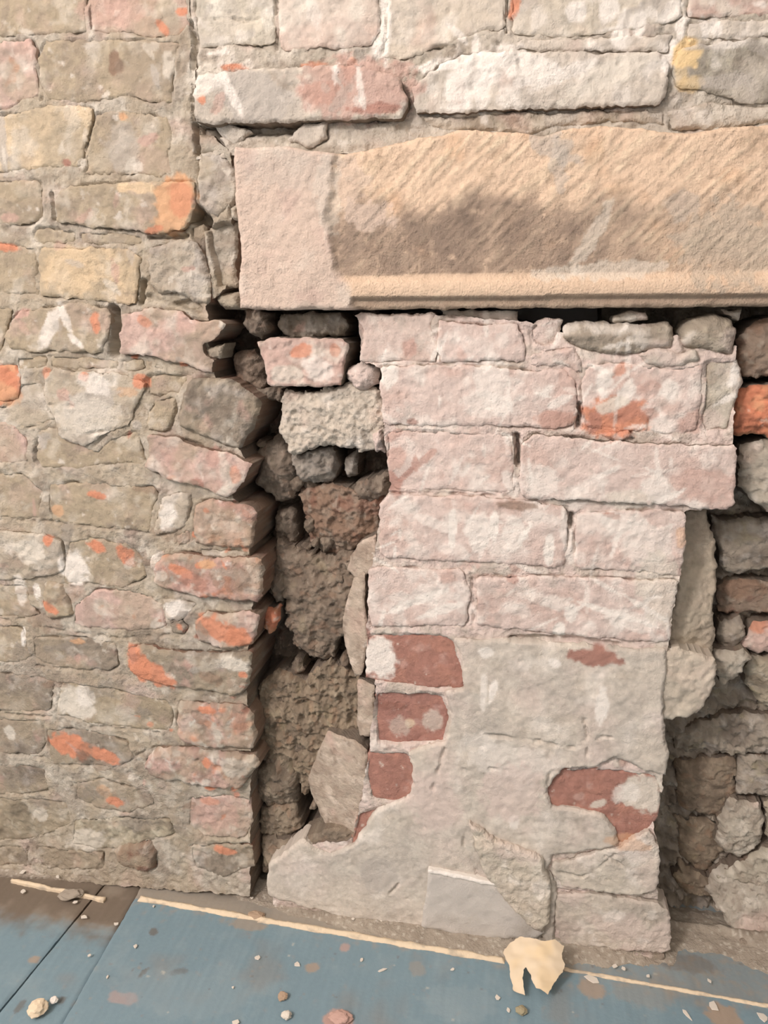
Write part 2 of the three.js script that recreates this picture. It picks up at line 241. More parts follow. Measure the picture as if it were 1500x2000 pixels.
// ---------------------------------------------------------------- marks on the walls
// bared orange and red brick
for (const a of [
  [355, 22, 9, 6, 0, 'orange'], [318, 55, 14, 7, -50, 'orange', 0.8], [225, 125, 13, 20, 0, 'brown'], [240, 228, 9, 6, 0, 'tan'], [131, 318, 8, 6, 0, 'red'], [245, 368, 14, 8, 0, 'amber'], [285, 368, 26, 9, -5, 'amber', 0.8],
  [345, 385, 40, 34, 30, 'tan', 0.95], [338, 428, 34, 24, 20, 'tan', 0.85], [356, 390, 22, 28, 0, 'orange', 0.6], [305, 450, 18, 6, 10, 'orange', 0.8], [15, 483, 22, 7, -6, 'orange'], [140, 530, 55, 40, 0, 'amber', 0.6],
  [190, 630, 9, 20, 5, 'orange', 0.85], [45, 612, 16, 8, 15, 'rose'], [288, 627, 14, 9, -20, 'orange', 0.6], [262, 697, 6, 4, 0, 'orange'], [360, 712, 8, 4, 0, 'orange'], [0, 750, 40, 38, 0, 'orange', 0.95], [15, 770, 26, 22, 0, 'tan', 0.6],
  [167, 735, 10, 8, 0, 'orange', 0.9], [92, 727, 10, 10, 30, 'orange', 0.6], [276, 745, 16, 13, 0, 'orange', 0.85], [250, 765, 24, 8, 0, 'tan', 0.5], [392, 940, 13, 8, -20, 'red', 0.75], [420, 890, 12, 20, 0, 'rose', 0.9], [465, 925, 10, 16, 0, 'orange', 0.5],
  [190, 967, 21, 7, -10, 'orange', 0.9], [112, 997, 14, 12, 0, 'tan', 0.7], [97, 1053, 11, 11, 0, 'orange', 0.95], [190, 1067, 20, 12, -8, 'orange', 0.95], [247, 1085, 24, 16, -50, 'orange', 0.95], [255, 1098, 16, 10, -40, 'red', 0.4],
  [395, 1100, 8, 6, 0, 'orange'], [360, 1110, 28, 10, -25, 'orange', 0.85], [410, 1098, 18, 8, 0, 'tan', 0.9], [385, 1130, 30, 18, -20, 'brick', 0.7], [460, 1125, 40, 28, 0, 'brown', 0.6], [100, 1185, 20, 10, -22, 'orange', 0.95], [330, 1125, 20, 14, 0, 'dirt', 0.6],
  [430, 1225, 50, 22, -20, 'orange', 0.85], [470, 1240, 30, 22, 0, 'orange', 0.9], [400, 1235, 14, 26, 20, 'dirt', 0.7], [152, 1253, 18, 6, 0, 'tan', 0.8], [275, 1295, 24, 40, 20, 'orange', 0.95], [310, 1315, 42, 24, -30, 'orange', 0.9], [262, 1275, 14, 18, 0, 'brick', 0.5],
  [478, 1312, 9, 7, 0, 'orange'], [405, 1383, 20, 8, 0, 'orange', 0.9], [140, 1455, 48, 26, -15, 'orange', 0.95], [205, 1475, 40, 16, -18, 'orange', 0.9], [408, 1483, 9, 12, 0, 'orange', 0.85], [410, 1537, 14, 7, 0, 'orange', 0.95], [462, 1553, 7, 6, 0, 'orange'],
  [225, 1565, 20, 10, -5, 'orange', 0.9], [205, 1545, 18, 14, -20, 'tan', 0.5], [420, 1590, 50, 40, 0, 'rose', 0.55], [410, 1565, 22, 8, 0, 'orange', 0.5], [438, 1661, 26, 9, -4, 'orange', 0.85], [470, 1400, 20, 30, 0, 'brick', 0.5], [285, 1690, 14, 12, 0, 'deep', 0.6], [68, 1300, 60, 50, 0, 'dirt', 0.5],
  [460, 135, 26, 8, -5, 'orange', 0.9], [615, 127, 22, 5, 0, 'orange', 0.7], [687, 138, 11, 20, -10, 'orange', 0.6], [405, 202, 8, 6, 0, 'orange'], [700, 175, 95, 48, 0, 'rose', 0.75], [740, 218, 44, 8, 0, 'red', 0.8], [640, 190, 40, 20, 0, 'brick', 0.4], [895, 185, 14, 18, 0, 'red', 0.7], [1006, 10, 8, 18, -15, 'orange', 0.9],
  [220, 20, 60, 26, 0, 'rose', 0.45], [300, 130, 60, 40, 0, 'dirt', 0.35],
  [590, 685, 22, 12, 15, 'orange', 0.75], [655, 685, 10, 12, 0, 'orange', 0.5], [800, 680, 12, 18, 0, 'rose', 0.8], [770, 945, 14, 24, 20, 'red', 0.75], [775, 895, 18, 22, 0, 'rose', 0.7], [812, 905, 6, 16, 0, 'rose', 0.9], [795, 925, 20, 6, 45, 'red', 0.7], [832, 895, 24, 7, 40, 'rose', 0.8], [770, 850, 18, 8, 30, 'rose', 0.7], [806, 824, 10, 6, 0, 'red', 0.7],
  [1085, 818, 36, 16, 5, 'brick', 0.6], [1110, 760, 20, 40, 0, 'rose', 0.4], [1200, 815, 56, 34, 8, 'orange', 0.9], [1215, 800, 26, 24, 0, 'red', 0.5], [1160, 825, 12, 20, 0, 'red', 0.7], [1210, 722, 20, 10, 25, 'orange', 0.6], [1265, 760, 20, 14, 0, 'rose', 0.5], [1270, 808, 16, 10, 0, 'brick', 0.5], [1350, 825, 20, 20, 30, 'rose', 0.6],
  [1370, 945, 60, 26, 0, 'rose', 0.55], [1195, 1005, 16, 5, -8, 'brick', 0.8], [1010, 985, 32, 8, -3, 'brown', 0.7], [1000, 1128, 12, 8, 0, 'red', 0.6], [1160, 1279, 46, 17, -2, 'red', 0.95], [720, 1240, 6, 18, 20, 'red', 0.8], [742, 1285, 32, 42, 0, 'white', 0.9], [1330, 1045, 10, 18, 0, 'tan', 0.5],
  [1480, 1250, 60, 24, -8, 'orange', 0.7],
]) mark(...a);
// pale scrapes, limewash and filler
for (const a of [
  [400, 150, 30, 26, 0, 'pale', 0.8], [500, 190, 60, 40, -20, 'grey', 0.9], [462, 190, 8, 40, 25, 'white', 0.7], [410, 170, 40, 14, 10, 'white', 0.5], [330, 130, 12, 20, 0, 'pale', 0.6], [890, 125, 60, 12, 4, 'white', 0.9], [920, 160, 50, 34, 40, 'white', 0.85], [1020, 130, 60, 22, -20, 'white', 0.8], [1100, 150, 50, 10, 20, 'white', 0.6], [945, 185, 10, 40, 0, 'white', 0.6], [1190, 150, 80, 18, 25, 'pale', 0.8],
  [752, 50, 10, 50, 0, 'white', 0.8], [740, 95, 14, 14, 0, 'white', 0.8], [1125, 20, 16, 16, 0, 'white', 0.8], [1190, 20, 14, 18, 0, 'white', 0.8], [1215, 60, 12, 26, -10, 'white', 0.8], [1250, 40, 10, 22, 0, 'white', 0.8], [1310, 20, 22, 12, 40, 'white', 0.8], [1305, 110, 10, 26, -12, 'white', 0.95], [1340, 105, 22, 20, 30, 'yellow', 0.95], [1348, 165, 20, 10, 0, 'yellow', 0.6], [1330, 145, 10, 20, 0, 'yellow', 0.5], [1398, 55, 8, 16, 20, 'white', 0.8], [1375, 55, 6, 16, 20, 'white', 0.8], [1330, 50, 8, 16, 0, 'white', 0.8], [1420, 160, 40, 10, 0, 'grey', 0.7],
  [100, 640, 14, 40, -30, 'white', 0.7], [130, 620, 8, 26, 20, 'white', 0.7], [150, 665, 20, 6, -40, 'white', 0.7], [180, 790, 60, 30, 20, 'grey', 0.8], [190, 750, 34, 18, -20, 'white', 0.6], [170, 810, 70, 36, 0, 'pale', 0.6], [60, 1075, 34, 24, 0, 'pale', 0.8], [145, 1110, 26, 36, 10, 'white', 0.8], [40, 1150, 14, 30, 0, 'white', 0.6], [72, 1155, 10, 16, 0, 'white', 0.8], [46, 1245, 5, 24, -4, 'white', 0.95], [145, 1375, 44, 34, -20, 'pale', 0.9], [165, 1360, 20, 26, 0, 'white', 0.6], [345, 1190, 24, 18, 0, 'white', 0.8], [460, 1290, 34, 16, -8, 'pale', 0.9], [20, 1430, 14, 16, 0, 'pale', 0.8], [330, 1010, 18, 26, -20, 'white', 0.7], [170, 1640, 50, 26, 15, 'pale', 0.6], [80, 1590, 20, 16, 0, 'pale', 0.6], [460, 1490, 30, 22, 0, 'pale', 0.6], [6, 280, 10, 60, 0, 'grey', 0.8], [240, 290, 30, 40, 0, 'grey', 0.5], [450, 635, 14, 8, 0, 'pale', 0.7],
  [620, 720, 30, 20, -20, 'white', 0.6], [560, 730, 30, 14, 0, 'pale', 0.7], [760, 730, 16, 22, 0, 'white', 0.8], [960, 740, 30, 40, 0, 'white', 0.6], [950, 790, 40, 24, 0, 'white', 0.5], [1090, 785, 24, 8, 30, 'white', 0.7], [1070, 760, 14, 5, 45, 'white', 0.7], [1180, 745, 14, 24, -20, 'white', 0.8], [1220, 770, 12, 26, -25, 'white', 0.8], [1195, 790, 26, 12, 20, 'pale', 0.8], [1305, 760, 16, 16, 0, 'white', 0.7], [1437, 725, 8, 28, -15, 'white', 0.9], [1430, 775, 30, 5, 30, 'white', 0.7],
  [1060, 940, 26, 30, -40, 'white', 0.6], [1140, 960, 40, 20, 40, 'white', 0.5], [1280, 950, 24, 24, -30, 'white', 0.7], [1300, 970, 30, 6, 30, 'white', 0.8], [1225, 975, 40, 18, 0, 'pale', 0.7], [1000, 945, 14, 24, 20, 'white', 0.6],
  [885, 1030, 7, 36, 0, 'white', 0.85], [935, 1035, 22, 36, 0, 'white', 0.7], [965, 1030, 8, 30, 0, 'white', 0.9], [1005, 1040, 20, 30, 0, 'white', 0.7], [1025, 1040, 24, 5, 60, 'white', 0.9], [1072, 1070, 9, 30, 0, 'white', 0.9], [850, 1020, 40, 10, -20, 'white', 0.5], [1110, 1050, 12, 50, 10, 'white', 0.6], [1260, 1060, 40, 40, 0, 'white', 0.5], [1290, 1150, 40, 70, 20, 'pale', 0.7], [1170, 1020, 50, 20, 0, 'white', 0.4],
  [820, 1170, 60, 8, 25, 'white', 0.8], [860, 1190, 50, 8, 22, 'white', 0.8], [850, 1160, 40, 20, 0, 'white', 0.5], [785, 1165, 20, 12, 0, 'white', 0.5], [1092, 1228, 12, 18, 0, 'white', 0.95], [1115, 1195, 12, 16, 0, 'white', 0.8], [1085, 1175, 26, 14, 0, 'white', 0.6], [1200, 1195, 80, 6, -15, 'white', 0.8], [1230, 1210, 40, 18, -15, 'white', 0.6], [1260, 1185, 50, 5, -30, 'white', 0.7],
  [963, 1345, 7, 24, -10, 'white', 0.9], [945, 1350, 6, 40, 0, 'white', 0.7], [1175, 1375, 11, 36, 0, 'white', 0.9], [950, 1270, 14, 12, 0, 'white', 0.8], [1083, 1290, 11, 9, 0, 'white', 0.9], [1000, 1480, 90, 34, 0, 'white', 0.4], [1005, 1600, 10, 16, 0, 'white', 0.7], [1000, 1540, 60, 60, 0, 'limepink', 0.6], [740, 1700, 40, 40, 0, 'grey', 0.7], [850, 1560, 50, 60, 0, 'limepink', 0.5], [1252, 1550, 40, 38, 0, 'pale', 0.9], [1222, 1548, 28, 18, 30, 'white', 0.6], [1225, 1640, 40, 14, 0, 'tan', 0.5], [1168, 1570, 16, 8, 30, 'pale', 0.8], [1130, 1555, 10, 8, 0, 'rose', 0.7],
  [845, 1410, 20, 22, 0, 'pale', 0.55], [800, 1415, 10, 10, 0, 'cream', 0.6], [760, 1380, 30, 10, 0, 'deep', 0.4], [780, 1420, 20, 20, 0, 'pale', 0.4],
]) mark(...a);
// scraper strokes on the limewash, specks of bared brick and crumbs of lime on the left wall
for (let i = 0; i < 80; i++) mark(740 + rnd() * 570, 620 + rnd() * 620, 8 + rnd() * 26, 2 + rnd() * 3, [-35, 30, 60, 85, 10][i % 5] + rnd() * 20, 'white', 0.35 + rnd() * 0.4, 0.3);
for (let i = 0; i < 40; i++) mark(400 + rnd() * 1100, rnd() * 210, 8 + rnd() * 26, 3 + rnd() * 6, rnd() * 180, i & 1 ? 'white' : 'grey', 0.35 + rnd() * 0.35, 0.5);
for (let i = 0; i < 110; i++) mark(rnd() * 500, rnd() * 1650, 4 + rnd() * 16, 3 + rnd() * 8, rnd() * 180, ['pale', 'dirt', 'pale', 'rose', 'grey'][i % 5], 0.35 + rnd() * 0.35, 0.6);
for (let i = 0; i < 46; i++) mark(rnd() * 500, 950 + rnd() * 720, 12 + rnd() * 30, 6 + rnd() * 14, -20 + rnd() * 40, ['dirt', 'slate', 'dark', 'brown'][i % 4], 0.3 + rnd() * 0.3, 0.8);
for (let i = 0; i < 26; i++) mark(250 + rnd() * 250, 850 + rnd() * 800, 3 + rnd() * 8, 2 + rnd() * 5, rnd() * 180, ['orange', 'brick'][i & 1], 0.5 + rnd() * 0.3, 0.6);
// cracks
for (const c of [
  [[165, 850], [215, 840], [255, 822]], [[130, 868], [175, 878], [205, 850]], [[100, 790], [145, 792]], [[0, 1015], [80, 1018], [150, 1025], [295, 1042]], [[0, 1212], [45, 1208]], [[80, 1225], [180, 1240], [240, 1248], [330, 1240]], [[70, 1300], [150, 1308], [215, 1312]], [[0, 1395], [100, 1400]], [[180, 1420], [260, 1425], [310, 1432]], [[0, 1470], [90, 1480]], [[0, 1555], [95, 1545]], [[240, 1490], [300, 1460]], [[150, 1560], [140, 1530], [220, 1530]], [[55, 1655], [50, 1690]],
  [[1145, 1480], [1148, 1430], [1140, 1400]], [[1165, 1440], [1180, 1432], [1195, 1436]], [[950, 1430], [1040, 1440], [1120, 1455]], [[955, 1495], [990, 1500]], [[1070, 1690], [1135, 1705], [1165, 1690], [1200, 1660]], [[870, 1455], [850, 1520], [845, 1545]], [[915, 1610], [905, 1640], [925, 1680], [940, 1720]], [[1085, 1735], [1190, 1745], [1290, 1758]], [[760, 1740], [780, 1720]], [[1180, 1665], [1230, 1690], [1250, 1710]],
  [[745, 962], [900, 964], [1010, 972]], [[420, 35], [480, 40], [510, 35]], [[840, 92], [890, 90]], [[1260, 60], [1320, 65], [1400, 45]],
]) crack(c);
for (const [p, w, d] of [[[[1010, 852], [1012, 905]], 5, 0.02], [[[1115, 1006], [1114, 1026]], 5, 0.02], [[[1131, 792], [1130, 832]], 5, 0.02], [[[372, 45], [382, 75], [379, 130]], 4, 0.008], [[[377, 130], [378, 235]], 2.5, 0.006], [[[222, 604], [230, 640], [222, 688]], 10, 0.022], [[[102, 378], [106, 428]], 3, 0.008], [[[280, 550], [276, 590]], 6, 0.014], [[[183, 214], [162, 320]], 2.5, 0.006], [[[380, 418], [396, 432]], 15, 0.03], [[[292, 464], [362, 460]], 4, 0.012], [[[383, 244], [386, 300]], 5, 0.012], [[[70, 100], [82, 195]], 2.5, 0.005], [[[540, -20], [541, 95]], 2.5, 0.006], [[[990, 0], [990, 60]], 2.5, 0.007], [[[922, 1120], [925, 1220]], 3, 0.006]]) crack(p, w, d);
crack([[402, 253], [500, 252], [585, 248]], 11, 0.016);
crack([[1000, 1245], [1100, 1244], [1205, 1258]], 5, 0.008); crack([[930, 1640], [960, 1705], [1010, 1765], [1060, 1825]], 4, 0.006); crack([[1065, 1545], [1075, 1500], [1150, 1500], [1200, 1482], [1240, 1495]], 3, 0.004);

// ---------------------------------------------------------------- left wall
const left = { group: base('wall_left', 'weathered brick wall with flaking limewash and bared orange bricks', 'wall', 'structure'), list: [], kind: 'left', z: 0, o: {}, coat: [['beige', 0.07, -0.02, 0.55, 3], ['dirt', 0.05, 0.2, 0.4, 9], ['pale', 0.03, 0.26, 0.34, 15]] };
const B = (pts, o) => piece(left, 'brick', pts, o);
B([[-80, -60], [178, -60], [168, 15], [170, 62], [90, 67], [40, 69], [-80, 76]]);
B([[180, -60], [366, -60], [368, 35], [371, 45], [352, 74], [300, 71], [250, 65], [176, 65], [173, 25]], { kind: 'pinky', tint: [0.98, 1, 0.95] });
B([[-80, 85], [40, 80], [62, 76], [70, 95], [67, 130], [78, 190], [45, 195], [30, 208], [-80, 220]], { kind: 'pinky' });
B([[92, 78], [360, 80], [345, 100], [335, 160], [338, 203], [250, 189], [180, 198], [95, 197], [76, 150], [74, 105]]);
B([[-80, 240], [20, 222], [100, 206], [179, 211], [181, 235], [164, 290], [157, 325], [85, 327], [20, 334], [-80, 337]], { kind: 'tan', tint: [0.96, 1, 1.06] });
B([[187, 223], [250, 217], [329, 229], [333, 260], [329, 300], [336, 339], [310, 343], [245, 341], [167, 339], [170, 300], [182, 250]], { rough: 0.0015 });
B([[-80, 350], [80, 353], [80, 424], [63, 438], [-80, 439]]);
B([[130, 361], [112, 376], [107, 425], [110, 433], [245, 450], [290, 456], [355, 450], [370, 435], [378, 400], [380, 356], [310, 354], [235, 357]], { z: 0.005 });
B([[70, 446], [150, 451], [149, 474], [66, 476]], { z: -0.001 }); B([[155, 452], [278, 460], [282, 480], [160, 476]], { z: -0.001 });
B([[-80, 470], [70, 484], [73, 510], [70, 560], [83, 578], [0, 571], [-80, 569]]);
B([[77, 483], [250, 486], [273, 501], [271, 530], [262, 594], [250, 596], [170, 584], [82, 579], [74, 560]], { kind: 'tan', z: 0.002 });
B([[270, 498], [284, 495], [281, 545], [268, 575]], { kind: 'pinky', z: -0.01 });
piece(left, 'stone', [[288, 482], [330, 469], [365, 466], [385, 476], [400, 505], [411, 570], [405, 596], [380, 589], [350, 572], [310, 574], [286, 552]], { kind: 'greyst', z: 0.006, r: 0.006, rough: 0.003, depth: 0.06, mat: M.stone });
piece(left, 'stone', [[370, 442], [395, 436], [404, 460], [409, 520], [417, 572], [408, 560], [397, 500], [372, 466]], { kind: 'rubble', z: -0.004, r: 0.005, rough: 0.002, depth: 0.05, mat: M.stone });
piece(left, 'stone', [[408, 444], [440, 432], [466, 434], [464, 470], [457, 520], [466, 560], [430, 566], [421, 520], [411, 480]], { kind: 'mortar', z: -0.012, r: 0.005, rough: 0.004, depth: 0.05, mat: M.stone });
piece(left, 'stone', [[386, 300], [438, 297], [457, 330], [462, 380], [440, 410], [425, 427], [410, 416], [388, 400], [381, 350]], { kind: 'greyst', z: 0.002, r: 0.006, rough: 0.003, depth: 0.05, mat: M.stone });
piece(left, 'stone', [[445, 402], [466, 398], [468, 428], [450, 430]], { kind: 'mortar', z: -0.004, r: 0.006, rough: 0.001, bulge: 0.004, mat: M.stone });
piece(left, 'stone', [[426, 572], [466, 569], [470, 604], [440, 606], [424, 592]], { kind: 'mortar', z: -0.01, r: 0.006, rough: 0.002, bulge: 0.005, mat: M.stone });
piece(left, 'stone', [[386, 577], [405, 600], [400, 618], [365, 606], [330, 596], [290, 582], [300, 576], [330, 590]], { kind: 'mortar', z: -0.008, r: 0.005, rough: 0.002, mat: M.stone });
B([[-80, 600], [25, 602], [10, 650], [0, 688], [-80, 698]], { kind: 'left' });
B([[22, 626], [40, 607], [85, 602], [150, 591], [205, 603], [216, 616], [210, 650], [199, 688], [185, 693], [130, 684], [75, 688], [17, 679], [8, 655]], { z: 0.003, rough: 0.002 });
B([[240, 611], [290, 603], [350, 606], [370, 625], [428, 625], [443, 636], [415, 665], [394, 673], [396, 690], [420, 702], [414, 729], [390, 721], [330, 704], [300, 699], [231, 689], [236, 640]], { z: 0.008, kind: 'pinky', rough: 0.002, depth: 0.07 });
piece(left, 'stone', [[397, 677], [440, 671], [430, 700], [402, 703]], { kind: 'mortar', z: 0.0, r: 0.005, rough: 0.002, mat: M.stone });
B([[32, 698], [90, 697], [93, 717], [36, 721]], { z: -0.001 }); B([[97, 694], [228, 702], [233, 722], [102, 720]], { z: -0.001 });
B([[240, 706], [276, 703], [281, 720], [244, 726]], { z: 0 }); B([[283, 704], [300, 707], [296, 722], [285, 722]], { z: 0 }); B([[303, 710], [325, 714], [320, 724], [302, 722]], { z: 0 });
B([[-80, 716], [30, 715], [38, 730], [39, 760], [34, 779], [0, 786], [-80, 790]], { kind: 'orange', z: 0.002 });
B([[44, 748], [80, 748], [98, 800], [108, 820], [60, 833], [0, 838], [-80, 838], [-80, 800], [20, 792]], { kind: 'limebeige', tint: [0.9, 0.9, 0.88] });
B([[86, 731], [110, 720], [170, 727], [230, 730], [284, 747], [279, 765], [265, 790], [258, 815], [248, 829], [200, 848], [165, 870], [120, 858], [97, 800], [86, 780]], { z: 0.004, kind: 'limebeige', tint: [0.94, 0.94, 0.92], groove: 1 });
piece(left, 'stone', [[290, 802], [300, 783], [338, 772], [344, 800], [339, 833], [320, 848], [291, 844], [285, 825]], { kind: 'left', z: 0.002, r: 0.006, rough: 0.002, mat: M.stone });
piece(left, 'stone', [[288, 737], [315, 727], [373, 732], [364, 746], [350, 773], [335, 768], [310, 781], [291, 774]], { kind: 'left', z: -0.002, r: 0.005, rough: 0.002, mat: M.stone });
B([[361, 760], [376, 739], [410, 737], [450, 747], [500, 777], [505, 800], [490, 840], [465, 876], [440, 873], [400, 853], [347, 833], [351, 800]], { kind: 'leftdirty', z: 0.006, rough: 0.003, r: 0.007, depth: 0.09, tilt: [-0.12, 0] });
B([[-80, 826], [0, 824], [30, 832], [50, 860], [54, 904], [-80, 908]], { kind: 'pinky' });
B([[77, 842], [110, 834], [130, 862], [190, 882], [215, 857], [268, 842], [284, 900], [284, 910], [240, 903], [150, 916], [86, 913], [70, 900], [72, 870]], { kind: 'left' });
B([[287, 852], [340, 853], [380, 870], [450, 887], [492, 906], [480, 930], [455, 970], [440, 973], [390, 948], [330, 938], [278, 914], [292, 895]], { kind: 'pinky', z: 0.009, rough: 0.002, depth: 0.09 });
B([[-80, 922], [50, 927], [62, 937], [88, 960], [78, 1000], [83, 1012], [-80, 1011]]);
B([[95, 947], [150, 942], [230, 947], [300, 952], [309, 966], [299, 1000], [294, 1036], [265, 1036], [150, 1024], [102, 1016], [93, 985]]);
piece(left, 'stone', [[312, 977], [345, 960], [373, 964], [373, 985], [366, 1018], [348, 1038], [302, 1050], [300, 1030]], { kind: 'limebeige', z: 0.003, r: 0.004, rough: 0.002, mat: M.stone });
piece(left, 'stone', [[342, 1047], [370, 1033], [374, 1060], [350, 1064]], { kind: 'pinky', z: 0.002, mat: M.stone });
B([[379, 987], [400, 977], [480, 986], [499, 1001], [495, 1058], [487, 1071], [440, 1070], [400, 1067], [377, 1058], [374, 1020]], { kind: 'ruddy', z: 0.006, rough: 0.003, depth: 0.09, r: 0.005 });
B([[387, 1069], [440, 1074], [480, 1076], [480, 1088], [400, 1090]], { kind: 'limebeige', z: 0.0 });
B([[-80, 1040], [30, 1038], [85, 1044], [118, 1057], [124, 1100], [115, 1120], [60, 1130], [-80, 1138]], { kind: 'limebeige', rough: 0.0028, tint: [0.9, 0.9, 0.88], z: 0.004 });
B([[135, 1057], [170, 1052], [250, 1062], [279, 1090], [284, 1128], [240, 1148], [170, 1138], [124, 1143], [126, 1100]], { rough: 0.0018 });
B([[300, 1107], [315, 1087], [350, 1082], [400, 1090], [509, 1092], [514, 1110], [508, 1165], [500, 1180], [440, 1173], [380, 1168], [320, 1153], [298, 1140]], { kind: 'ruddy', z: 0.01, rough: 0.002, depth: 0.1, r: 0.005 });
piece(left, 'stone', [[294, 1087], [320, 1073], [323, 1085], [302, 1114], [293, 1110]], { kind: 'limebeige', z: 0.001, mat: M.stone });
B([[-80, 1142], [50, 1140], [62, 1180], [78, 1198], [60, 1206], [0, 1206], [-80, 1210]], { kind: 'left', rough: 0.002 });
B([[85, 1137], [118, 1142], [134, 1180], [138, 1203], [110, 1213], [90, 1205], [80, 1180]], { rough: 0.002, r: 0.006, z: 0.005 });
B([[145, 1182], [190, 1152], [240, 1151], [288, 1162], [318, 1182], [328, 1226], [260, 1234], [170, 1226], [145, 1218]], { kind: 'pinky' });
piece(left, 'stone', [[320, 1167], [385, 1180], [370, 1195], [350, 1213], [322, 1210]], { kind: 'limebeige', z: 0.001, mat: M.stone });
piece(left, 'stone', [[330, 1216], [355, 1212], [368, 1225], [358, 1238], [336, 1236]], { kind: 'leftdirty', z: 0.0, bulge: 0.003, mat: M.stone });
B([[378, 1216], [400, 1197], [430, 1202], [490, 1194], [504, 1202], [500, 1240], [490, 1263], [455, 1268], [420, 1268], [383, 1250]], { kind: 'pinky', z: 0.008, rough: 0.0028, depth: 0.1, r: 0.005 });
B([[-80, 1220], [40, 1226], [60, 1280], [50, 1292], [-80, 1296]], { kind: 'left' });
B([[65, 1242], [160, 1246], [222, 1254], [232, 1300], [215, 1310], [120, 1304], [66, 1285]], { kind: 'leftdirty' });
B([[248, 1272], [268, 1261], [350, 1276], [420, 1278], [490, 1274], [490, 1310], [475, 1358], [460, 1362], [380, 1348], [340, 1343], [290, 1334], [254, 1312]], { kind: 'leftdirty', z: 0.007, rough: 0.002, depth: 0.1, r: 0.005 });
B([[-80, 1312], [50, 1318], [105, 1330], [98, 1388], [0, 1390], [-80, 1390]], { kind: 'leftdirty' });
B([[120, 1330], [180, 1338], [240, 1352], [330, 1367], [338, 1400], [330, 1428], [250, 1422], [180, 1413], [110, 1392]], { kind: 'left', tint: [0.9, 0.9, 0.88] });
B([[347, 1372], [390, 1377], [470, 1377], [490, 1402], [498, 1440], [492, 1466], [430, 1464], [360, 1458], [342, 1430]], { kind: 'ruddy', z: 0.006, rough: 0.003, depth: 0.1, r: 0.006, tint: [0.95, 1, 1] });
B([[-80, 1402], [80, 1406], [88, 1450], [78, 1476], [-80, 1465]], { kind: 'leftdirty' });
B([[92, 1424], [180, 1426], [250, 1450], [262, 1482], [230, 1498], [100, 1493]], { kind: 'leftdirty', z: 0.001 });
B([[278, 1490], [300, 1465], [345, 1464], [430, 1473], [495, 1480], [503, 1500], [470, 1540], [430, 1544], [360, 1533], [288, 1520]], { kind: 'ruddy', z: 0.009, rough: 0.003, r: 0.008, depth: 0.1, tint: [0.95, 1, 1.02] });
B([[-80, 1484], [85, 1500], [98, 1540], [60, 1550], [-80, 1550]], { kind: 'leftdirty' });
B([[148, 1527], [200, 1522], [240, 1537], [290, 1542], [300, 1570], [250, 1588], [190, 1578], [150, 1560]], { kind: 'leftdirty', z: 0.001, rough: 0.002 });
B([[373, 1560], [400, 1552], [488, 1557], [494, 1600], [480, 1636], [400, 1634], [368, 1610]], { kind: 'pinky', rough: 0.003, depth: 0.1 });
B([[-80, 1562], [60, 1560], [130, 1570], [140, 1610], [60, 1640], [-80, 1640]], { kind: 'leftdirty', rough: 0.0028, tint: [1, 1, 0.92] });
B([[145, 1600], [250, 1598], [330, 1600], [340, 1630], [220, 1660], [140, 1650]], { kind: 'mortar', rough: 0.003, tint: [0.92, 0.92, 0.84] });
piece(left, 'stone', [[218, 1662], [250, 1650], [288, 1645], [305, 1670], [300, 1700], [270, 1704], [232, 1690]], { kind: 'brown', z: 0.006, r: 0.008, rough: 0.002, bulge: 0.004, mat: M.stone });
B([[372, 1652], [490, 1648], [500, 1690], [440, 1712], [380, 1692]], { kind: 'leftdirty', rough: 0.003, depth: 0.1 });
B([[-80, 1650], [50, 1655], [60, 1690], [-80, 1690]], { kind: 'leftdirty', rough: 0.003 }); B([[75, 1655], [200, 1665], [205, 1700], [80, 1695]], { kind: 'leftdirty', rough: 0.003 });
// courses of the same wall beyond the frame
for (let r = 0; r < 18; r++) for (let c = 0; c < 2; c++) {
  const y0 = 0.012 + r * 0.0755, y1 = y0 + 0.066, x0 = -1.08 + c * 0.232 + (r & 1 ? 0.0 : -0.06), x1 = Math.min(x0 + 0.222, -0.612);
  B([[x0, y0], [x1, y0], [x1, y1], [x0, y1]], { metres: true, h: 0.006, kind: ['left', 'pinky', 'limebeige', 'leftdirty'][(r * 3 + c * 5) % 4], clean: true });
}
bed(left, 'mortar', [[-1.14, -0.01], [-0.55, -0.01], ...[[492, 1745], [489, 1560], [494, 1480], [486, 1380], [478, 1320], [492, 1230], [498, 1130], [484, 1000], [452, 962], [482, 900], [460, 862], [484, 800], [425, 745], [412, 705], [408, 600], [415, 590], [440, 560], [448, 470], [452, 430], [455, 300], [385, 240], [384, 90], [374, 20], [374, -110]].map(p => wallAt(p[0], p[1], -0.004)), [-0.215, 1.42], [-1.14, 1.42]], { metres: true, z: 0.0, depth: 0.14 });

// ---------------------------------------------------------------- upper wall
const upper = { group: base('wall_upper', 'pale limewashed brickwork with rough mortar above the sandstone lintel', 'wall', 'structure'), list: [], kind: 'limebeige', z: 0, o: {}, coat: [['plaster', 0.08, 0.0, 0.5, 5], ['grey', 0.05, 0.2, 0.4, 11], ['white', 0.03, 0.3, 0.4, 17]] };
const U = (pts, o) => piece(upper, 'brick', pts, o);
U([[384, -60], [536, -60], [538, 84], [510, 93], [470, 89], [387, 91], [381, 30]], { rough: 0.0018, groove: 1, tint: [0.95, 0.96, 0.92] });
U([[544, -60], [738, -60], [742, 60], [724, 88], [548, 98]], { kind: 'lime', tint: [1, 1.02, 0.98] });
U([[752, -60], [984, -60], [986, 50], [940, 64], [850, 92], [790, 116], [748, 106], [758, 60]], { tint: [1.02, 1.0, 0.96], groove: 1 });
U([[1000, -60], [1328, -60], [1333, 28], [1320, 38], [1200, 62], [1100, 72], [1000, 66]], { tint: [0.98, 0.98, 0.94] });
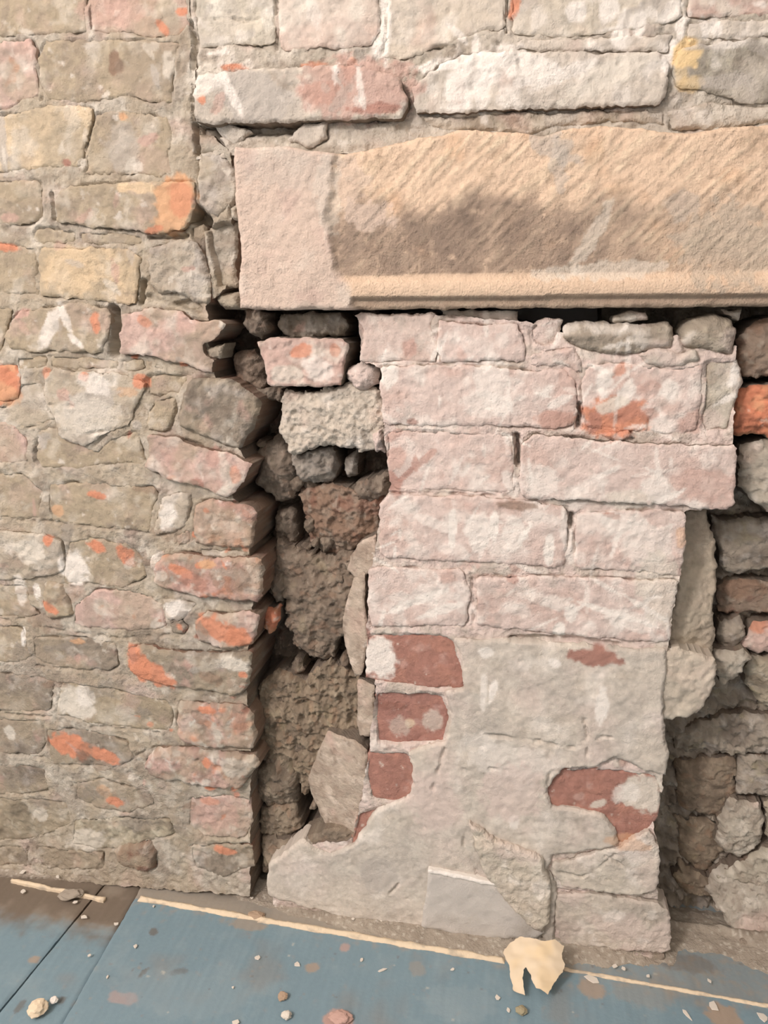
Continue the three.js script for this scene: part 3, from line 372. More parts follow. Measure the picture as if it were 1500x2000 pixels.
U([[1340, -60], [1600, -60], [1600, 25], [1345, 34]], { kind: 'pinky', tint: [1, 1.03, 1.02] });
U([[1010, 78], [1200, 72], [1310, 66], [1305, 100], [1200, 98], [1010, 96]], { z: 0.001, kind: 'limebeige' });
U([[1345, 45], [1600, 35], [1600, 58], [1440, 76], [1380, 72], [1340, 80]], { z: 0.001 });
U([[378, 146], [440, 136], [560, 131], [640, 127], [690, 126], [780, 150], [800, 200], [780, 229], [640, 234], [590, 238], [400, 240], [379, 235]], { z: 0.014, kind: 'greyst', tint: [1.08, 1.06, 1.02], depth: 0.06, r: 0.003 });
U([[852, 130], [900, 106], [1000, 101], [1290, 101], [1308, 120], [1300, 190], [1288, 204], [1150, 209], [1000, 214], [812, 220], [806, 170]], { z: 0.008, rough: 0.0022, depth: 0.05 });
U([[1330, 97], [1350, 87], [1500, 73], [1600, 68], [1600, 194], [1440, 199], [1390, 180], [1320, 170], [1316, 130]], { kind: 'slate', z: 0.003, rough: 0.0012, tint: [1.02, 1.04, 0.98] });
piece(upper, 'stone', [[416, 244], [440, 241], [490, 256], [457, 288], [432, 266]], { kind: 'greyst', z: 0.0, r: 0.003, mat: M.stone, tilt: [0.1, 0.2] });
piece(upper, 'stone', [[590, 243], [638, 238], [640, 268], [605, 286], [562, 276]], { kind: 'limebeige', z: 0.004, r: 0.003, mat: M.stone });
piece(upper, 'stone', [[386, 252], [420, 252], [448, 282], [455, 300], [392, 300]], { kind: 'rubble', z: -0.012, r: 0.004, rough: 0.003, mat: M.stone });
piece(upper, 'stone', [[812, 228], [1000, 220], [1150, 214], [1294, 216], [1298, 246], [1200, 238], [1080, 250], [1045, 264], [940, 258], [860, 256]], { kind: 'mortar', z: 0.0, r: 0.005, rough: 0.004, mat: M.stone, tint: [0.95, 0.92, 0.88] });
piece(upper, 'stone', [[1303, 214], [1390, 200], [1440, 206], [1600, 200], [1600, 236], [1500, 238], [1360, 256], [1312, 250]], { kind: 'mortar', z: 0.003, r: 0.004, rough: 0.003, mat: M.stone });
for (let r = 0; r < 6; r++) for (let c = 0; c < 7; c++) {
  const y0 = 0.972 + r * 0.0755, y1 = y0 + 0.066, x0 = -0.2 + c * 0.23 - (r & 1 ? 0.11 : 0), x1 = Math.min(x0 + 0.221, 1.1), xa = Math.max(x0, r < 2 ? 0.475 : -0.21);
  if (x1 - xa > 0.04) U([[xa, y0], [x1, y0], [x1, y1], [xa, y1]], { metres: true, h: 0.006, kind: ['limebeige', 'lime', 'pinky'][(r * 2 + c * 5) % 3], clean: true });
}
bed(upper, 'mortar', [...[[372, -110], [376, 80], [378, 310], [800, 300]].map(p => wallAt(p[0], p[1], -0.005)), wallAt(1500, 270, -0.005), [1.12, 0.94], [1.12, 1.42], [-0.21, 1.42]], { metres: true, z: -0.001, lump: 0.004, depth: 0.14 });

// ---------------------------------------------------------------- stone lintel
const LZ = 0.022;
{
  const g = base('stone_lintel', 'long sandstone lintel with diagonal tooling and a soot-stained band', 'lintel');
  const lp = [[458, 286], [470, 290], [540, 286], [600, 291], [650, 300], [700, 296], [760, 281], [850, 263], [900, 251], [1000, 256], [1060, 263], [1100, 251], [1200, 243], [1290, 253], [1350, 259], [1420, 246], [1560, 236]].map(p => wallAt(p[0], p[1], LZ));
  const bp = [[1560, 597], [1300, 600], [1000, 602], [690, 605], [472, 605], [465, 560], [470, 480], [460, 400], [455, 330]].map(p => wallAt(p[0], p[1], LZ));
  const P = soften([...lp, [1.08, lp[16][1] + 0.003], [1.08, bp[0][1] + 0.003], ...bp], 0.12);
  const flake = [[440, 270], [610, 270], [650, 300], [645, 340], [655, 375], [628, 430], [650, 470], [655, 520], [680, 570], [700, 620], [440, 620]].map(p => wallAt(p[0], p[1], LZ));
  const bottom = x => { const a = wallAt(500, 605, LZ), b = wallAt(1500, 598, LZ); return a[1] + (b[1] - a[1]) * (x - a[0]) / (b[0] - a[0]); };
  const inFlake = (x, y) => ss(-0.004, 0.004, sdPoly(flake, x + 0.006 * ns(x / 0.03, y / 0.03) + 0.002 * ns(x / 0.008, y / 0.008), y + 0.005 * ns(x / 0.03 + 9, y / 0.03)));
  const tool = (x, y) => { const a = 0.72 * x + 0.69 * y, b = -0.69 * x + 0.72 * y, n = ns(b / 0.0085 + 0.8 * ns(a / 0.05, b / 0.03), a / 0.07), m = ns(b / 0.019 + 3, a / 0.05 + 7); return 0.65 * n + 0.5 * m; };
  const field = (x, y) => { const v = y - bottom(x); return ss(0.028, 0.034, v + 0.002 * ns(x / 0.02, 3)); };
  const front = (x, y, d) => {
    const v = y - bottom(x), f = inFlake(x, y), k = field(x, y);
    const a = 0.0032 * fb(x / 0.05, y / 0.05, 4) + 0.0022 * Math.abs(ns((x * 0.8 + y * 0.6) / 0.03, (y * 0.8 - x * 0.6) / 0.09)) + 0.0007 * ns(x / 0.007, y / 0.007);
    const up = ss(0.06, 0.11, v);
    let b = -0.004 + up * (0.0012 * tool(x, y) + 0.001) + 0.0009 * ns((-0.69 * x + 0.72 * y) / 0.0042, (0.72 * x + 0.69 * y) / 0.035) + 0.0016 * fb(x / 0.03 + 4, y / 0.03, 4) + 0.0007 * ns(x / 0.006, y / 0.006);
    const t = (v - 0.019) / 0.010; const roll = -0.002 + 0.0045 * Math.sqrt(Math.max(0, 1 - t * t)) - (v < 0.011 ? 0.004 : 0) + 0.0006 * fb(x / 0.02, y / 0.02, 3);
    b = b * k + roll * (1 - k);
    let w = LZ + b + (a - b + 0.001) * f;
    const r = 0.004 * (1 + 0.7 * ns(x / 0.02, y / 0.02)); if (d < r) w -= r - Math.sqrt(Math.max(0, r * r - (r - d) * (r - d)));
    return w;
  };
  const sm = [];
  const s0 = MARKS.length;
  for (const a of [[860, 450, 60, 40, 0, 'soot', 0.5], [1155, 465, 12, 60, -28, 'pale', 0.45], [1200, 528, 80, 14, 4, 'pale', 0.5], [1090, 535, 40, 10, 0, 'pale', 0.45], [720, 420, 40, 22, -10, 'flake', 0.7], [1080, 285, 40, 20, -30, 'grey', 0.6], [1090, 320, 14, 34, 10, 'grey', 0.5], [680, 350, 30, 40, 0, 'flake', 0.5], [640, 380, 20, 60, 0, 'pale', 0.4], [560, 330, 90, 30, 0, 'grey', 0.3], [1420, 480, 70, 60, 0, 'cement', 0.5], [1330, 400, 24, 20, 0, 'grey', 0.4]]) { mark(...a, 0.6, LZ); }
  sm.push(...MARKS.splice(s0));
  const colour = (x, y) => {
    const v = y - bottom(x), f = inFlake(x, y), px = (x - wallAt(455, 450, LZ)[0]) / (wallAt(1500, 450, LZ)[0] - wallAt(455, 450, LZ)[0]);
    const c = COL.sand.slice(), t = tool(x, y), n = fb(x / 0.03 + 2, y / 0.03, 4), n2 = ns(x / 0.006, y / 0.006);
    mixTo(c, COL.sanddark, ss(0.0, 0.5, n + 0.25 * ns(x / 0.008, y / 0.008)) * 0.55); mixTo(c, COL.cream, ss(0.1, 0.6, t + 0.3 * n) * 0.4); mixTo(c, COL.tan, ss(0.15, 0.5, fb(x / 0.06 + 11, y / 0.06, 3)) * 0.35);
    const sa = 0.72 * x + 0.69 * y, sb = -0.69 * x + 0.72 * y, patch = ss(-0.25, 0.3, fb(x / 0.05 + 41, y / 0.05, 3));
    mixTo(c, COL.cream, ss(0.2, 0.55, ns(sb / 0.0042 + 0.5 * ns(sa / 0.03, sb / 0.02), sa / 0.035) + 0.25 * n2) * 0.6 * patch); mixTo(c, COL.brown, ss(0.25, 0.6, ns(sb / 0.006 + 20, sa / 0.03) + 0.3 * n2) * 0.22 * (1 - 0.5 * patch)); mixTo(c, COL.brown, ss(0.3, 0.5, fb(x / 0.009 + 3, y / 0.009, 3)) * 0.35);
    // soot band: ragged edge of its own above, fading out in patches to the far end
    const edge = 0.105 + 0.018 * ns(x / 0.07, 5) + 0.012 * ns(x / 0.02, 9) + 0.012 * n + 0.006 * t;
    const band = (1 - ss(edge - 0.014, edge + 0.008, v)) * ss(0.028, 0.036, v) * (1 - 0.75 * ss(0.62, 0.95, px + 0.15 * n));
    mixTo(c, COL.soot, band * (0.72 + 0.35 * fb(x / 0.025 + 7, y / 0.025, 3))); mixTo(c, COL.sand, band * ss(0.25, 0.5, fb(x / 0.014, y / 0.014 + 8, 3)) * 0.5);
    if (v < 0.034) { mixTo(c, COL.sand, 0.6 * ss(0.011, 0.013, v)); mixTo(c, COL.soot, 0.55 * (1 - ss(0.010, 0.013, v + 0.003 * n))); }
    const w = COL.flake.slice(); mixTo(w, COL.pale, ss(0.0, 0.5, fb(x / 0.05 + 21, y / 0.05, 4)) * 0.5); mixTo(w, COL.pink, ss(0.1, 0.5, fb(x / 0.04 + 31, y / 0.04, 3)) * 0.5); mixTo(w, COL.dirt, ss(0.35, 0.6, fb(x / 0.012, y / 0.012 + 5, 3)) * 0.3);
    mixTo(c, w, f);
    const g = 1 + 0.06 * ns(x / 0.004, y / 0.004); c[0] *= g; c[1] *= g; c[2] *= g;
    applyMarks(sm, c, x, y); return c;
  };
  mesh('block', sheet(P, { h: 0.0017, jag: 0.0012, seed: 5, front, depth: 0.16, colour }), M.stone, g);
}

// ---------------------------------------------------------------- brick pier
const pier = { group: base('brick_pier', 'brick pier coated with pink limewash and broken plaster beneath the lintel', 'pier'), list: [], kind: 'lime', z: 0.002, o: {}, coat: [['limepink', 0.07, 0.05, 0.5, 7], ['white', 0.035, 0.26, 0.45, 13]] };
const P_ = (pts, o) => piece(pier, 'brick', pts, o), PS = (pts, o) => piece(pier, 'stone', pts, { mat: M.stone, r: 0.005, rough: 0.002, ...o });
P_([[692, 614], [848, 612], [844, 640], [855, 680], [850, 706], [702, 706], [710, 660], [706, 640]], { kind: 'lime', tint: [0.97, 0.97, 0.95] });
P_([[858, 626], [900, 631], [1010, 633], [1028, 680], [1026, 706], [950, 703], [862, 709], [853, 670]], { z: 0.005 });
P_([[860, 606], [1010, 606], [1012, 628], [870, 620]], { z: -0.006, kind: 'mortar' });
PS([[1035, 642], [1050, 624], [1095, 622], [1092, 650], [1085, 675], [1060, 679], [1041, 670]], { kind: 'limemortar', z: -0.002 });
PS([[1103, 636], [1130, 629], [1310, 631], [1317, 640], [1317, 680], [1240, 695], [1150, 690], [1112, 675], [1098, 660]], { kind: 'slate', z: 0.002, r: 0.007, bulge: 0.005, relief: (x, y) => 0.0025 * ns(x / 0.05, y / 0.008), tint: [1.2, 1.16, 1.08] });
PS([[1326, 652], [1340, 632], [1370, 617], [1400, 611], [1430, 626], [1438, 650], [1434, 690], [1420, 699], [1380, 684], [1332, 680]], { kind: 'slate', z: -0.004, bulge: 0.014, r: 0.006, tint: [1.2, 1.16, 1.06] });
PS([[1200, 616], [1230, 606], [1262, 612], [1265, 626], [1202, 630]], { kind: 'mortar', z: -0.002 }); PS([[1406, 606], [1452, 604], [1446, 624]], { kind: 'mortar', z: -0.008 });
PS([[1034, 697], [1070, 682], [1125, 676], [1139, 708], [1141, 735], [1130, 730], [1100, 712], [1050, 719], [1035, 714]], { kind: 'limemortar', z: 0.004 });
PS([[1246, 692], [1290, 676], [1320, 690], [1360, 686], [1369, 704], [1300, 718], [1265, 711]], { kind: 'limebeige', z: 0.006 });
P_([[743, 716], [850, 713], [950, 716], [1030, 723], [1100, 722], [1124, 745], [1126, 800], [1121, 829], [1100, 836], [990, 833], [747, 830], [744, 770]], { z: 0.004, rough: 0.0016 });
P_([[1150, 714], [1200, 707], [1300, 721], [1368, 714], [1371, 780], [1360, 839], [1320, 846], [1250, 840], [1150, 836], [1141, 800], [1134, 760]], { z: 0.003, rough: 0.002 });
PS([[1376, 707], [1440, 702], [1455, 745], [1435, 800], [1420, 840], [1377, 844], [1367, 820], [1376, 770]], { kind: 'greyst', z: -0.001, tint: [1.05, 1.04, 0.98] });
P_([[756, 842], [850, 844], [998, 850], [1003, 870], [1006, 920], [1003, 962], [900, 959], [770, 957], [759, 920]], { z: 0.002, kind: 'lime' });
P_([[1020, 864], [1040, 849], [1200, 863], [1350, 872], [1434, 869], [1440, 877], [1434, 989], [1420, 995], [1320, 988], [1017, 972], [1016, 900]], { z: 0.009, depth: 0.08, rough: 0.0014 });
PS([[1170, 848], [1230, 840], [1240, 858], [1200, 862]], { kind: 'lime', z: 0.006 });
P_([[741, 987], [760, 966], [1000, 974], [1108, 991], [1108, 1050], [1103, 1107], [1000, 1102], [742, 1089]], { z: 0.005 });
P_([[1124, 1000], [1330, 997], [1343, 1006], [1338, 1080], [1330, 1128], [1310, 1123], [1190, 1115], [1122, 1106]], { z: 0.004, rough: 0.0018 });
P_([[720, 1115], [740, 1109], [903, 1113], [917, 1160], [913, 1214], [903, 1226], [800, 1222], [726, 1226], [716, 1180]], { z: 0.004 });
P_([[932, 1127], [1100, 1127], [1200, 1132], [1325, 1135], [1314, 1200], [1308, 1254], [1200, 1248], [1050, 1235], [932, 1222]], { z: 0.005 });
P_([[716, 1242], [770, 1239], [880, 1242], [912, 1320], [902, 1346], [830, 1342], [740, 1332], [713, 1323]], { coatless: 1, kind: 'red', z: 0.0, rough: 0.0006 });
P_([[733, 1349], [830, 1349], [865, 1357], [880, 1400], [868, 1450], [770, 1453], [736, 1448]], { coatless: 1, kind: 'red', z: -0.003, rough: 0.0012, tint: [0.95, 0.95, 0.98] });
P_([[719, 1470], [795, 1467], [812, 1500], [815, 1540], [780, 1567], [726, 1557], [716, 1510]], { coatless: 1, kind: 'red', z: 0.0, rough: 0.0005 });
P_([[684, 1650], [700, 1585], [760, 1570], [760, 1640], [704, 1655]], { coatless: 1, kind: 'red', z: -0.002, rough: 0.0006 });
P_([[1055, 1505], [1120, 1500], [1200, 1500], [1282, 1517], [1290, 1560], [1285, 1598], [1240, 1650], [1160, 1640], [1060, 1600]], { coatless: 1, kind: 'red', z: 0.0, rough: 0.0012 });
P_([[1080, 1690], [1160, 1668], [1220, 1652], [1268, 1622], [1289, 1660], [1286, 1738], [1250, 1752], [1100, 1732], [1078, 1705]], { kind: 'plaster', z: 0.008, groove: 1, tint: [0.97, 0.97, 0.95] });
P_([[1088, 1745], [1190, 1752], [1288, 1766], [1308, 1782], [1310, 1858], [1290, 1863], [1100, 1846], [1084, 1800]], { kind: 'plaster', z: 0.006, rough: 0.002, tint: [0.92, 0.9, 0.88] });
P_([[1095, 1852], [1200, 1862], [1300, 1868], [1300, 1885], [1120, 1880], [1080, 1860]], { kind: 'rubble', z: 0.008, rough: 0.003 });
PS([[915, 1608], [960, 1640], [1060, 1680], [1078, 1750], [1073, 1800], [1060, 1829], [1010, 1788], [950, 1718], [928, 1660]], { kind: 'plaster', z: 0.016, rough: 0.003, tint: [0.98, 0.97, 0.92], depth: 0.03 });
// plaster skin left on the pier
piece(pier, 'plaster_skin', [[884, 1250], [1000, 1250], [1205, 1266], [1306, 1270], [1296, 1400], [1306, 1480], [1302, 1516], [1262, 1508], [1240, 1497], [1200, 1484], [1160, 1500], [1098, 1505], [1066, 1545], [1078, 1577], [1180, 1592], [1200, 1620], [1212, 1650], [1160, 1664], [1080, 1672], [1072, 1700], [1088, 1740], [1082, 1850], [1072, 1868], [900, 1850], [690, 1800], [520, 1752], [522, 1690], [590, 1640], [640, 1672], [690, 1652], [716, 1610], [735, 1582], [800, 1558], [808, 1500], [795, 1468], [868, 1452], [880, 1400], [868, 1352], [908, 1345], [898, 1290]],
  { kind: 'plaster', z: 0.007, h: 0.002, r: 0.004, rough: 0.0015, jag: 0.002, mat: M.plaster, depth: 0.03, skin: true, coatless: 1, groove: 1, soft: 0.05, step: 0.0004, label: 'smooth pale plaster coat broken away around red bricks' });
piece(pier, 'plaster_skin', [[1286, 1262], [1330, 1268], [1402, 1292], [1398, 1350], [1372, 1390], [1340, 1404], [1290, 1404]], { kind: 'plaster', z: -0.001, tilt: [-0.12, 0], r: 0.004, rough: 0.0025, jag: 0.003, mat: M.plaster, depth: 0.04, skin: true, coatless: 1, tint: [0.95, 0.93, 0.88] });
PS([[585, 1645], [640, 1622], [700, 1628], [706, 1665], [640, 1695], [590, 1680]], { kind: 'rubble', z: 0.0, rough: 0.004, crumb: 0.004, tint: [1.15, 1.15, 1.1], coatless: 1, skin: true });
// old skirting paint on the plaster foot
{
  const z = 0.0125, c0 = COL.greypaint;
  piece(pier, 'painted_plaster', [[838, 1702], [968, 1730], [1010, 1776], [1064, 1822], [1050, 1834], [940, 1836], [822, 1812], [830, 1760]], { z, h: 0.003, r: 0.002, jag: 0.0008, rough: 0.0005, depth: 0.012, mat: M.plaster, skin: true, soft: 0.06, colour: (x, y) => { const c = c0.slice(), n = fb(x / 0.04, y / 0.04, 3); mixTo(c, COL.dust, ss(0.1, 0.5, n) * 0.4); return c; }, label: 'triangle of grey skirting paint on the plaster' });
  piece(pier, 'paint_ridge', [[836, 1698], [900, 1711], [972, 1726], [970, 1734], [900, 1719], [836, 1706]], { z: z + 0.002, h: 0.002, r: 0.002, rough: 0.0006, jag: 0.0006, depth: 0.01, mat: M.plaster, skin: true, colour: () => COL.white.slice() });
}
bed(pier, 'mortar', [[700, 616], [850, 614], [1020, 628], [1100, 648], [1200, 652], [1325, 655], [1345, 672], [1438, 676], [1432, 850], [1428, 985], [1338, 1000], [1325, 1130], [1305, 1260], [1290, 1400], [1300, 1500], [1278, 1600], [1284, 1750], [1300, 1890], [700, 1860], [540, 1800], [530, 1720], [600, 1650], [690, 1640], [720, 1480], [735, 1340], [716, 1240], [722, 1130], [745, 1000], [762, 950], [750, 840], [745, 720], [704, 705]], { kind: 'limemortar', z: 0.0018, lump: 0.003, depth: 0.14 });
// mortar coat on the cheek of the pier
const cheek = (pts, o) => piece(pier, 'mortar_coat', pts, { kind: 'mortar', coatless: 1, mat: M.stone, rough: 0.0016, jag: 0.0012, soft: 0.06, r: 0.003, depth: 0.07, skin: true, tint: [1.05, 0.97, 0.94], ...o });
cheek([[700, 1062], [737, 1040], [738, 1100], [716, 1122], [697, 1135], [675, 1120], [681, 1090]], { z: -0.018, tilt: [0.5, 0] });
cheek([[687, 1132], [714, 1112], [714, 1180], [722, 1240], [708, 1318], [692, 1324], [668, 1262], [664, 1222]], { z: -0.02, tilt: [0.5, 0] });
cheek([[697, 1328], [732, 1338], [734, 1420], [720, 1440], [700, 1440], [694, 1400]], { z: -0.012, tilt: [0.35, 0] });
cheek([[640, 1432], [700, 1442], [722, 1458], [722, 1545], [706, 1580], [694, 1642], [630, 1615], [600, 1560], [594, 1530], [620, 1470]], { z: -0.014, tilt: [0.35, 0], rough: 0.0015, step: 0.0004 });


// ---------------------------------------------------------------- rubble core showing in the ragged gap
const gap = { group: base('wall_center', 'ragged gap of broken stones and brown mortar between brick wall and pier', 'wall', 'structure'), list: [], kind: 'rubble', z: -0.04, o: { mat: M.stone, r: 0.007, rough: 0.0035, jag: 0.003, depth: 0.1, h: 0.0017, clean: true, facet: 1, step: 0.0012, crumb: 0.0045 } };
const G = (pts, o) => piece(gap, 'stone', pts, o);
G([[534, 614], [600, 610], [662, 612], [676, 640], [666, 655], [600, 661], [546, 657], [530, 640]], { z: -0.014, kind: 'leftdirty', rough: 0.003 });
piece(gap, 'brick', [[500, 667], [530, 659], [668, 661], [681, 674], [675, 700], [665, 753], [640, 756], [522, 754], [516, 710]], { z: 0.0, kind: 'pinky', rough: 0.0022, r: 0.003, jag: 0.0014, mat: M.brick, clean: false, facet: 0, crumb: 0 });
G([[541, 790], [548, 764], [600, 770], [670, 752], [740, 760], [756, 800], [750, 880], [720, 884], [650, 872], [600, 884], [562, 889], [541, 840]], { z: -0.006, kind: 'limebeige', rough: 0.004, facet: 0.3, tint: [0.93, 0.92, 0.9], clean: false });
G([[676, 722], [700, 706], [735, 716], [741, 750], [702, 766], [681, 750]], { z: -0.006, kind: 'lime', bulge: 0.007, rough: 0.002 });
G([[724, 852], [740, 841], [753, 860], [751, 885], [728, 880]], { z: -0.002, kind: 'lime', bulge: 0.005, rough: 0.002 });
G([[560, 893], [640, 876], [662, 915], [645, 946], [580, 942]], { z: -0.022, kind: 'slate', rough: 0.007 });
G([[670, 890], [700, 880], [700, 930], [670, 935]], { z: -0.04, kind: 'slate' });
G([[500, 880], [538, 850], [575, 900], [572, 980], [530, 986], [494, 950]], { z: -0.032, rough: 0.005 });
G([[576, 957], [650, 946], [690, 962], [762, 932], [756, 990], [738, 1010], [738, 1050], [690, 1082], [640, 1100], [592, 1077], [581, 1000]], { z: -0.03, kind: 'brown', rough: 0.006, tilt: [0.1, 0.2] });
G([[690, 945], [762, 925], [762, 970], [720, 985], [690, 975]], { z: -0.02, rough: 0.006 });
G([[532, 1000], [575, 998], [572, 1066], [534, 1060]], { z: -0.05, rough: 0.005 });
G([[535, 1055], [580, 1082], [640, 1096], [722, 1085], [702, 1150], [692, 1220], [664, 1250], [640, 1300], [590, 1290], [562, 1230], [545, 1170], [525, 1110]], { z: -0.03, facet: 0.5, rough: 0.005, soft: 0.04, jag: 0.004, kind: 'rubble', tint: [1.05, 1.03, 1] });
G([[520, 1122], [553, 1128], [550, 1180], [530, 1184]], { z: -0.028, rough: 0.004 });
piece(gap, 'brick', [[510, 1192], [545, 1190], [540, 1225], [522, 1246], [511, 1230]], { z: -0.02, kind: 'orange', rough: 0.003, mat: M.brick, tint: [0.9, 0.85, 0.85] });
G([[503, 1345], [540, 1318], [590, 1335], [640, 1295], [712, 1330], [720, 1440], [645, 1460], [640, 1520], [590, 1560], [560, 1505], [500, 1480]], { z: -0.03, rough: 0.006, facet: 0.2, crumb: 0.007, jag: 0.004, soft: 0.03, kind: 'rubble', step: 0.002, tint: [1.2, 1.18, 1.08] });
G([[560, 1440], [625, 1450], [600, 1530], [570, 1520]], { z: -0.04, rough: 0.006, tint: [0.9, 0.9, 0.9] });
G([[498, 1502], [560, 1472], [582, 1520], [576, 1580], [520, 1586], [494, 1550]], { z: -0.03, bulge: 0.008, rough: 0.004, tint: [1.1, 1.1, 1.05] });
G([[500, 1586], [570, 1576], [592, 1620], [540, 1652], [502, 1645]], { z: -0.026, rough: 0.006, tint: [1.15, 1.15, 1.08] });
G([[500, 1650], [560, 1650], [600, 1640], [650, 1670], [640, 1720], [505, 1720]], { z: -0.012, rough: 0.006, tint: [1.1, 1.1, 1.05] });
G([[470, 606], [520, 610], [530, 640], [500, 662], [470, 640]], { z: -0.022, rough: 0.004 }); G([[455, 690], [490, 680], [515, 710], [510, 765], [450, 755]], { z: -0.03, rough: 0.004, tint: [1.05, 1, 0.98] });
G([[480, 750], [540, 760], [545, 790], [500, 780]], { z: -0.03, rough: 0.005 });
// small stuck-on crumbs
for (let i = 0; i < 60; i++) {
  const px = 505 + rnd() * 190, py = 860 + rnd() * 760, r = 8 + rnd() * 16; if ((px < 560 && py > 1200 && py < 1330) || py < 950 && px > 640) continue; const q = []; for (let k = 0; k < 7; k++) q.push([px + r * Math.cos(k * 0.9) * (0.7 + rnd() * 0.5), py + r * Math.sin(k * 0.9) * (0.7 + rnd() * 0.5)]);
  G(q, { z: -0.05 + rnd() * 0.02, rough: 0.003, r: 0.004, jag: 0.003, depth: 0.03, kind: 'rubble', tint: [1, 0.98, 0.95] });
}
bed(gap, 'mortar', [[360, 560], [740, 590], [770, 700], [775, 1000], [750, 1200], [740, 1600], [600, 1760], [420, 1760], [430, 900]], { kind: 'core', z: -0.09, lump: 0.022, depth: 0.08, jag: 0, clean: true, h: 0.003 });

// ---------------------------------------------------------------- alcove at the right of the pier
const alc = { group: base('wall_right', 'sooty rubble wall set back in the alcove beside the pier', 'wall', 'structure'), list: [], kind: 'soot', z: -0.06, o: { mat: M.stone, r: 0.007, rough: 0.003, jag: 0.003, depth: 0.1, h: 0.0019, clean: true, facet: 0.5, step: 0.0012, crumb: 0.0035 } };
const A = (pts, o) => piece(alc, 'stone', pts, o), AB = (pts, o) => piece(alc, 'brick', pts, { mat: M.brick, ...o });
A([[1450, 735], [1442, 690], [1452, 650], [1480, 624], [1700, 606], [1700, 742]], { z: -0.012, kind: 'brown', rough: 0.003 });
AB([[1432, 838], [1440, 765], [1500, 753], [1700, 750], [1700, 856], [1500, 858], [1445, 852]], { z: -0.008, kind: 'orange', rough: 0.003, tint: [0.95, 0.88, 0.85], relief: (x, y) => -0.004 * (1 - ss(0, 0.006, Math.abs(y - 0.646))) });
A([[1450, 870], [1500, 862], [1700, 862], [1700, 1040], [1560, 1040], [1490, 990], [1448, 950]], { z: -0.02, kind: 'mortar', rough: 0.004 });
piece(alc, 'plaster_skin', [[1346, 1004], [1388, 1008], [1404, 1060], [1410, 1120], [1397, 1200], [1396, 1250], [1402, 1300], [1396, 1350], [1372, 1390], [1340, 1402], [1285, 1402], [1285, 1270], [1312, 1200], [1330, 1080]], { z: -0.026, kind: 'plaster', mat: M.plaster, rough: 0.002, r: 0.004, depth: 0.05, tilt: [-0.25, -0.05], tint: [0.86, 0.82, 0.74] });
A([[1400, 1276], [1458, 1272], [1468, 1290], [1440, 1330], [1410, 1340], [1394, 1310]], { z: -0.04, kind: 'mortar' });
A([[1396, 1010], [1420, 1022], [1500, 1014], [1700, 1014], [1700, 1130], [1500, 1118], [1440, 1128], [1415, 1118], [1404, 1060]], { z: -0.06 });
A([[1408, 1147], [1450, 1138], [1700, 1142], [1700, 1206], [1410, 1204]], { z: -0.065, kind: 'brown', tint: [1, 1, 1] });
A([[1405, 1217], [1450, 1207], [1460, 1250], [1440, 1274], [1407, 1270]], { z: -0.06, kind: 'soot' });
AB([[1432, 1276], [1464, 1246], [1480, 1222], [1700, 1212], [1700, 1270], [1470, 1284]], { z: -0.058, kind: 'pinky', clean: false });
A([[1474, 1292], [1700, 1274], [1700, 1405], [1500, 1392], [1460, 1350]], { z: -0.055, tint: [1.1, 1.1, 1.02] });
A([[1320, 1478], [1322, 1446], [1380, 1420], [1430, 1400], [1700, 1412], [1700, 1480]], { z: -0.075, rough: 0.007 });
A([[1318, 1492], [1440, 1484], [1442, 1570], [1400, 1600], [1330, 1590]], { z: -0.08, kind: 'rubble', tint: [1.15, 1.12, 1.05] });
A([[1322, 1600], [1400, 1606], [1420, 1660], [1380, 1720], [1330, 1680]], { z: -0.085, kind: 'rubble', tint: [1.2, 1.18, 1.1] });
A([[1446, 1484], [1700, 1484], [1700, 1566], [1500, 1562], [1442, 1566]], { z: -0.07 });
A([[1425, 1572], [1490, 1574], [1494, 1650], [1450, 1690], [1400, 1660], [1406, 1610]], { z: -0.065, kind: 'mortar' }); A([[1498, 1572], [1700, 1572], [1700, 1660], [1500, 1656]], { z: -0.068, tint: [1.15, 1.15, 1.1] });
A([[1330, 1690], [1390, 1724], [1400, 1760], [1340, 1750], [1316, 1720]], { z: -0.075, kind: 'rubble', tint: [1.2, 1.18, 1.1] });
A([[1400, 1730], [1460, 1690], [1500, 1664], [1700, 1668], [1700, 1760], [1480, 1740]], { z: -0.06, kind: 'mortar', tint: [0.95, 0.95, 0.93] });
A([[1386, 1774], [1430, 1738], [1480, 1746], [1700, 1766], [1700, 2020], [1560, 1960], [1480, 1890]], { z: -0.035, kind: 'mortar', tint: [0.95, 0.95, 0.96], tilt: [0.1, -0.2] });
for (let i = 0; i < 10; i++) for (let j = 0; j < 2; j++) { const y0 = 0.01 + i * 0.0755, x0 = 0.56 + j * 0.15; AB([[x0, y0], [x0 + 0.142, y0], [x0 + 0.142, y0 + 0.066], [x0, y0 + 0.066]], { metres: true, h: 0.008, z: -0.06 }); }
for (let i = 0; i < 10; i++) { const y0 = 0.01 + i * 0.0755, w = i & 1 ? 0.1 : 0; AB([[0.86 + w * 0.3, y0], [1.1, y0], [1.1, y0 + 0.066], [0.86 + w * 0.3, y0 + 0.066]], { metres: true, h: 0.006, z: 0.0, kind: 'lime', rough: 0.001 }); }
bed(alc, 'mortar', [[0.23, -0.02], [1.12, -0.02], [1.12, 0.77], [0.23, 0.77]], { metres: true, kind: 'soot', z: -0.095, lump: 0.02, depth: 0.06, jag: 0, clean: true, h: 0.0032 });

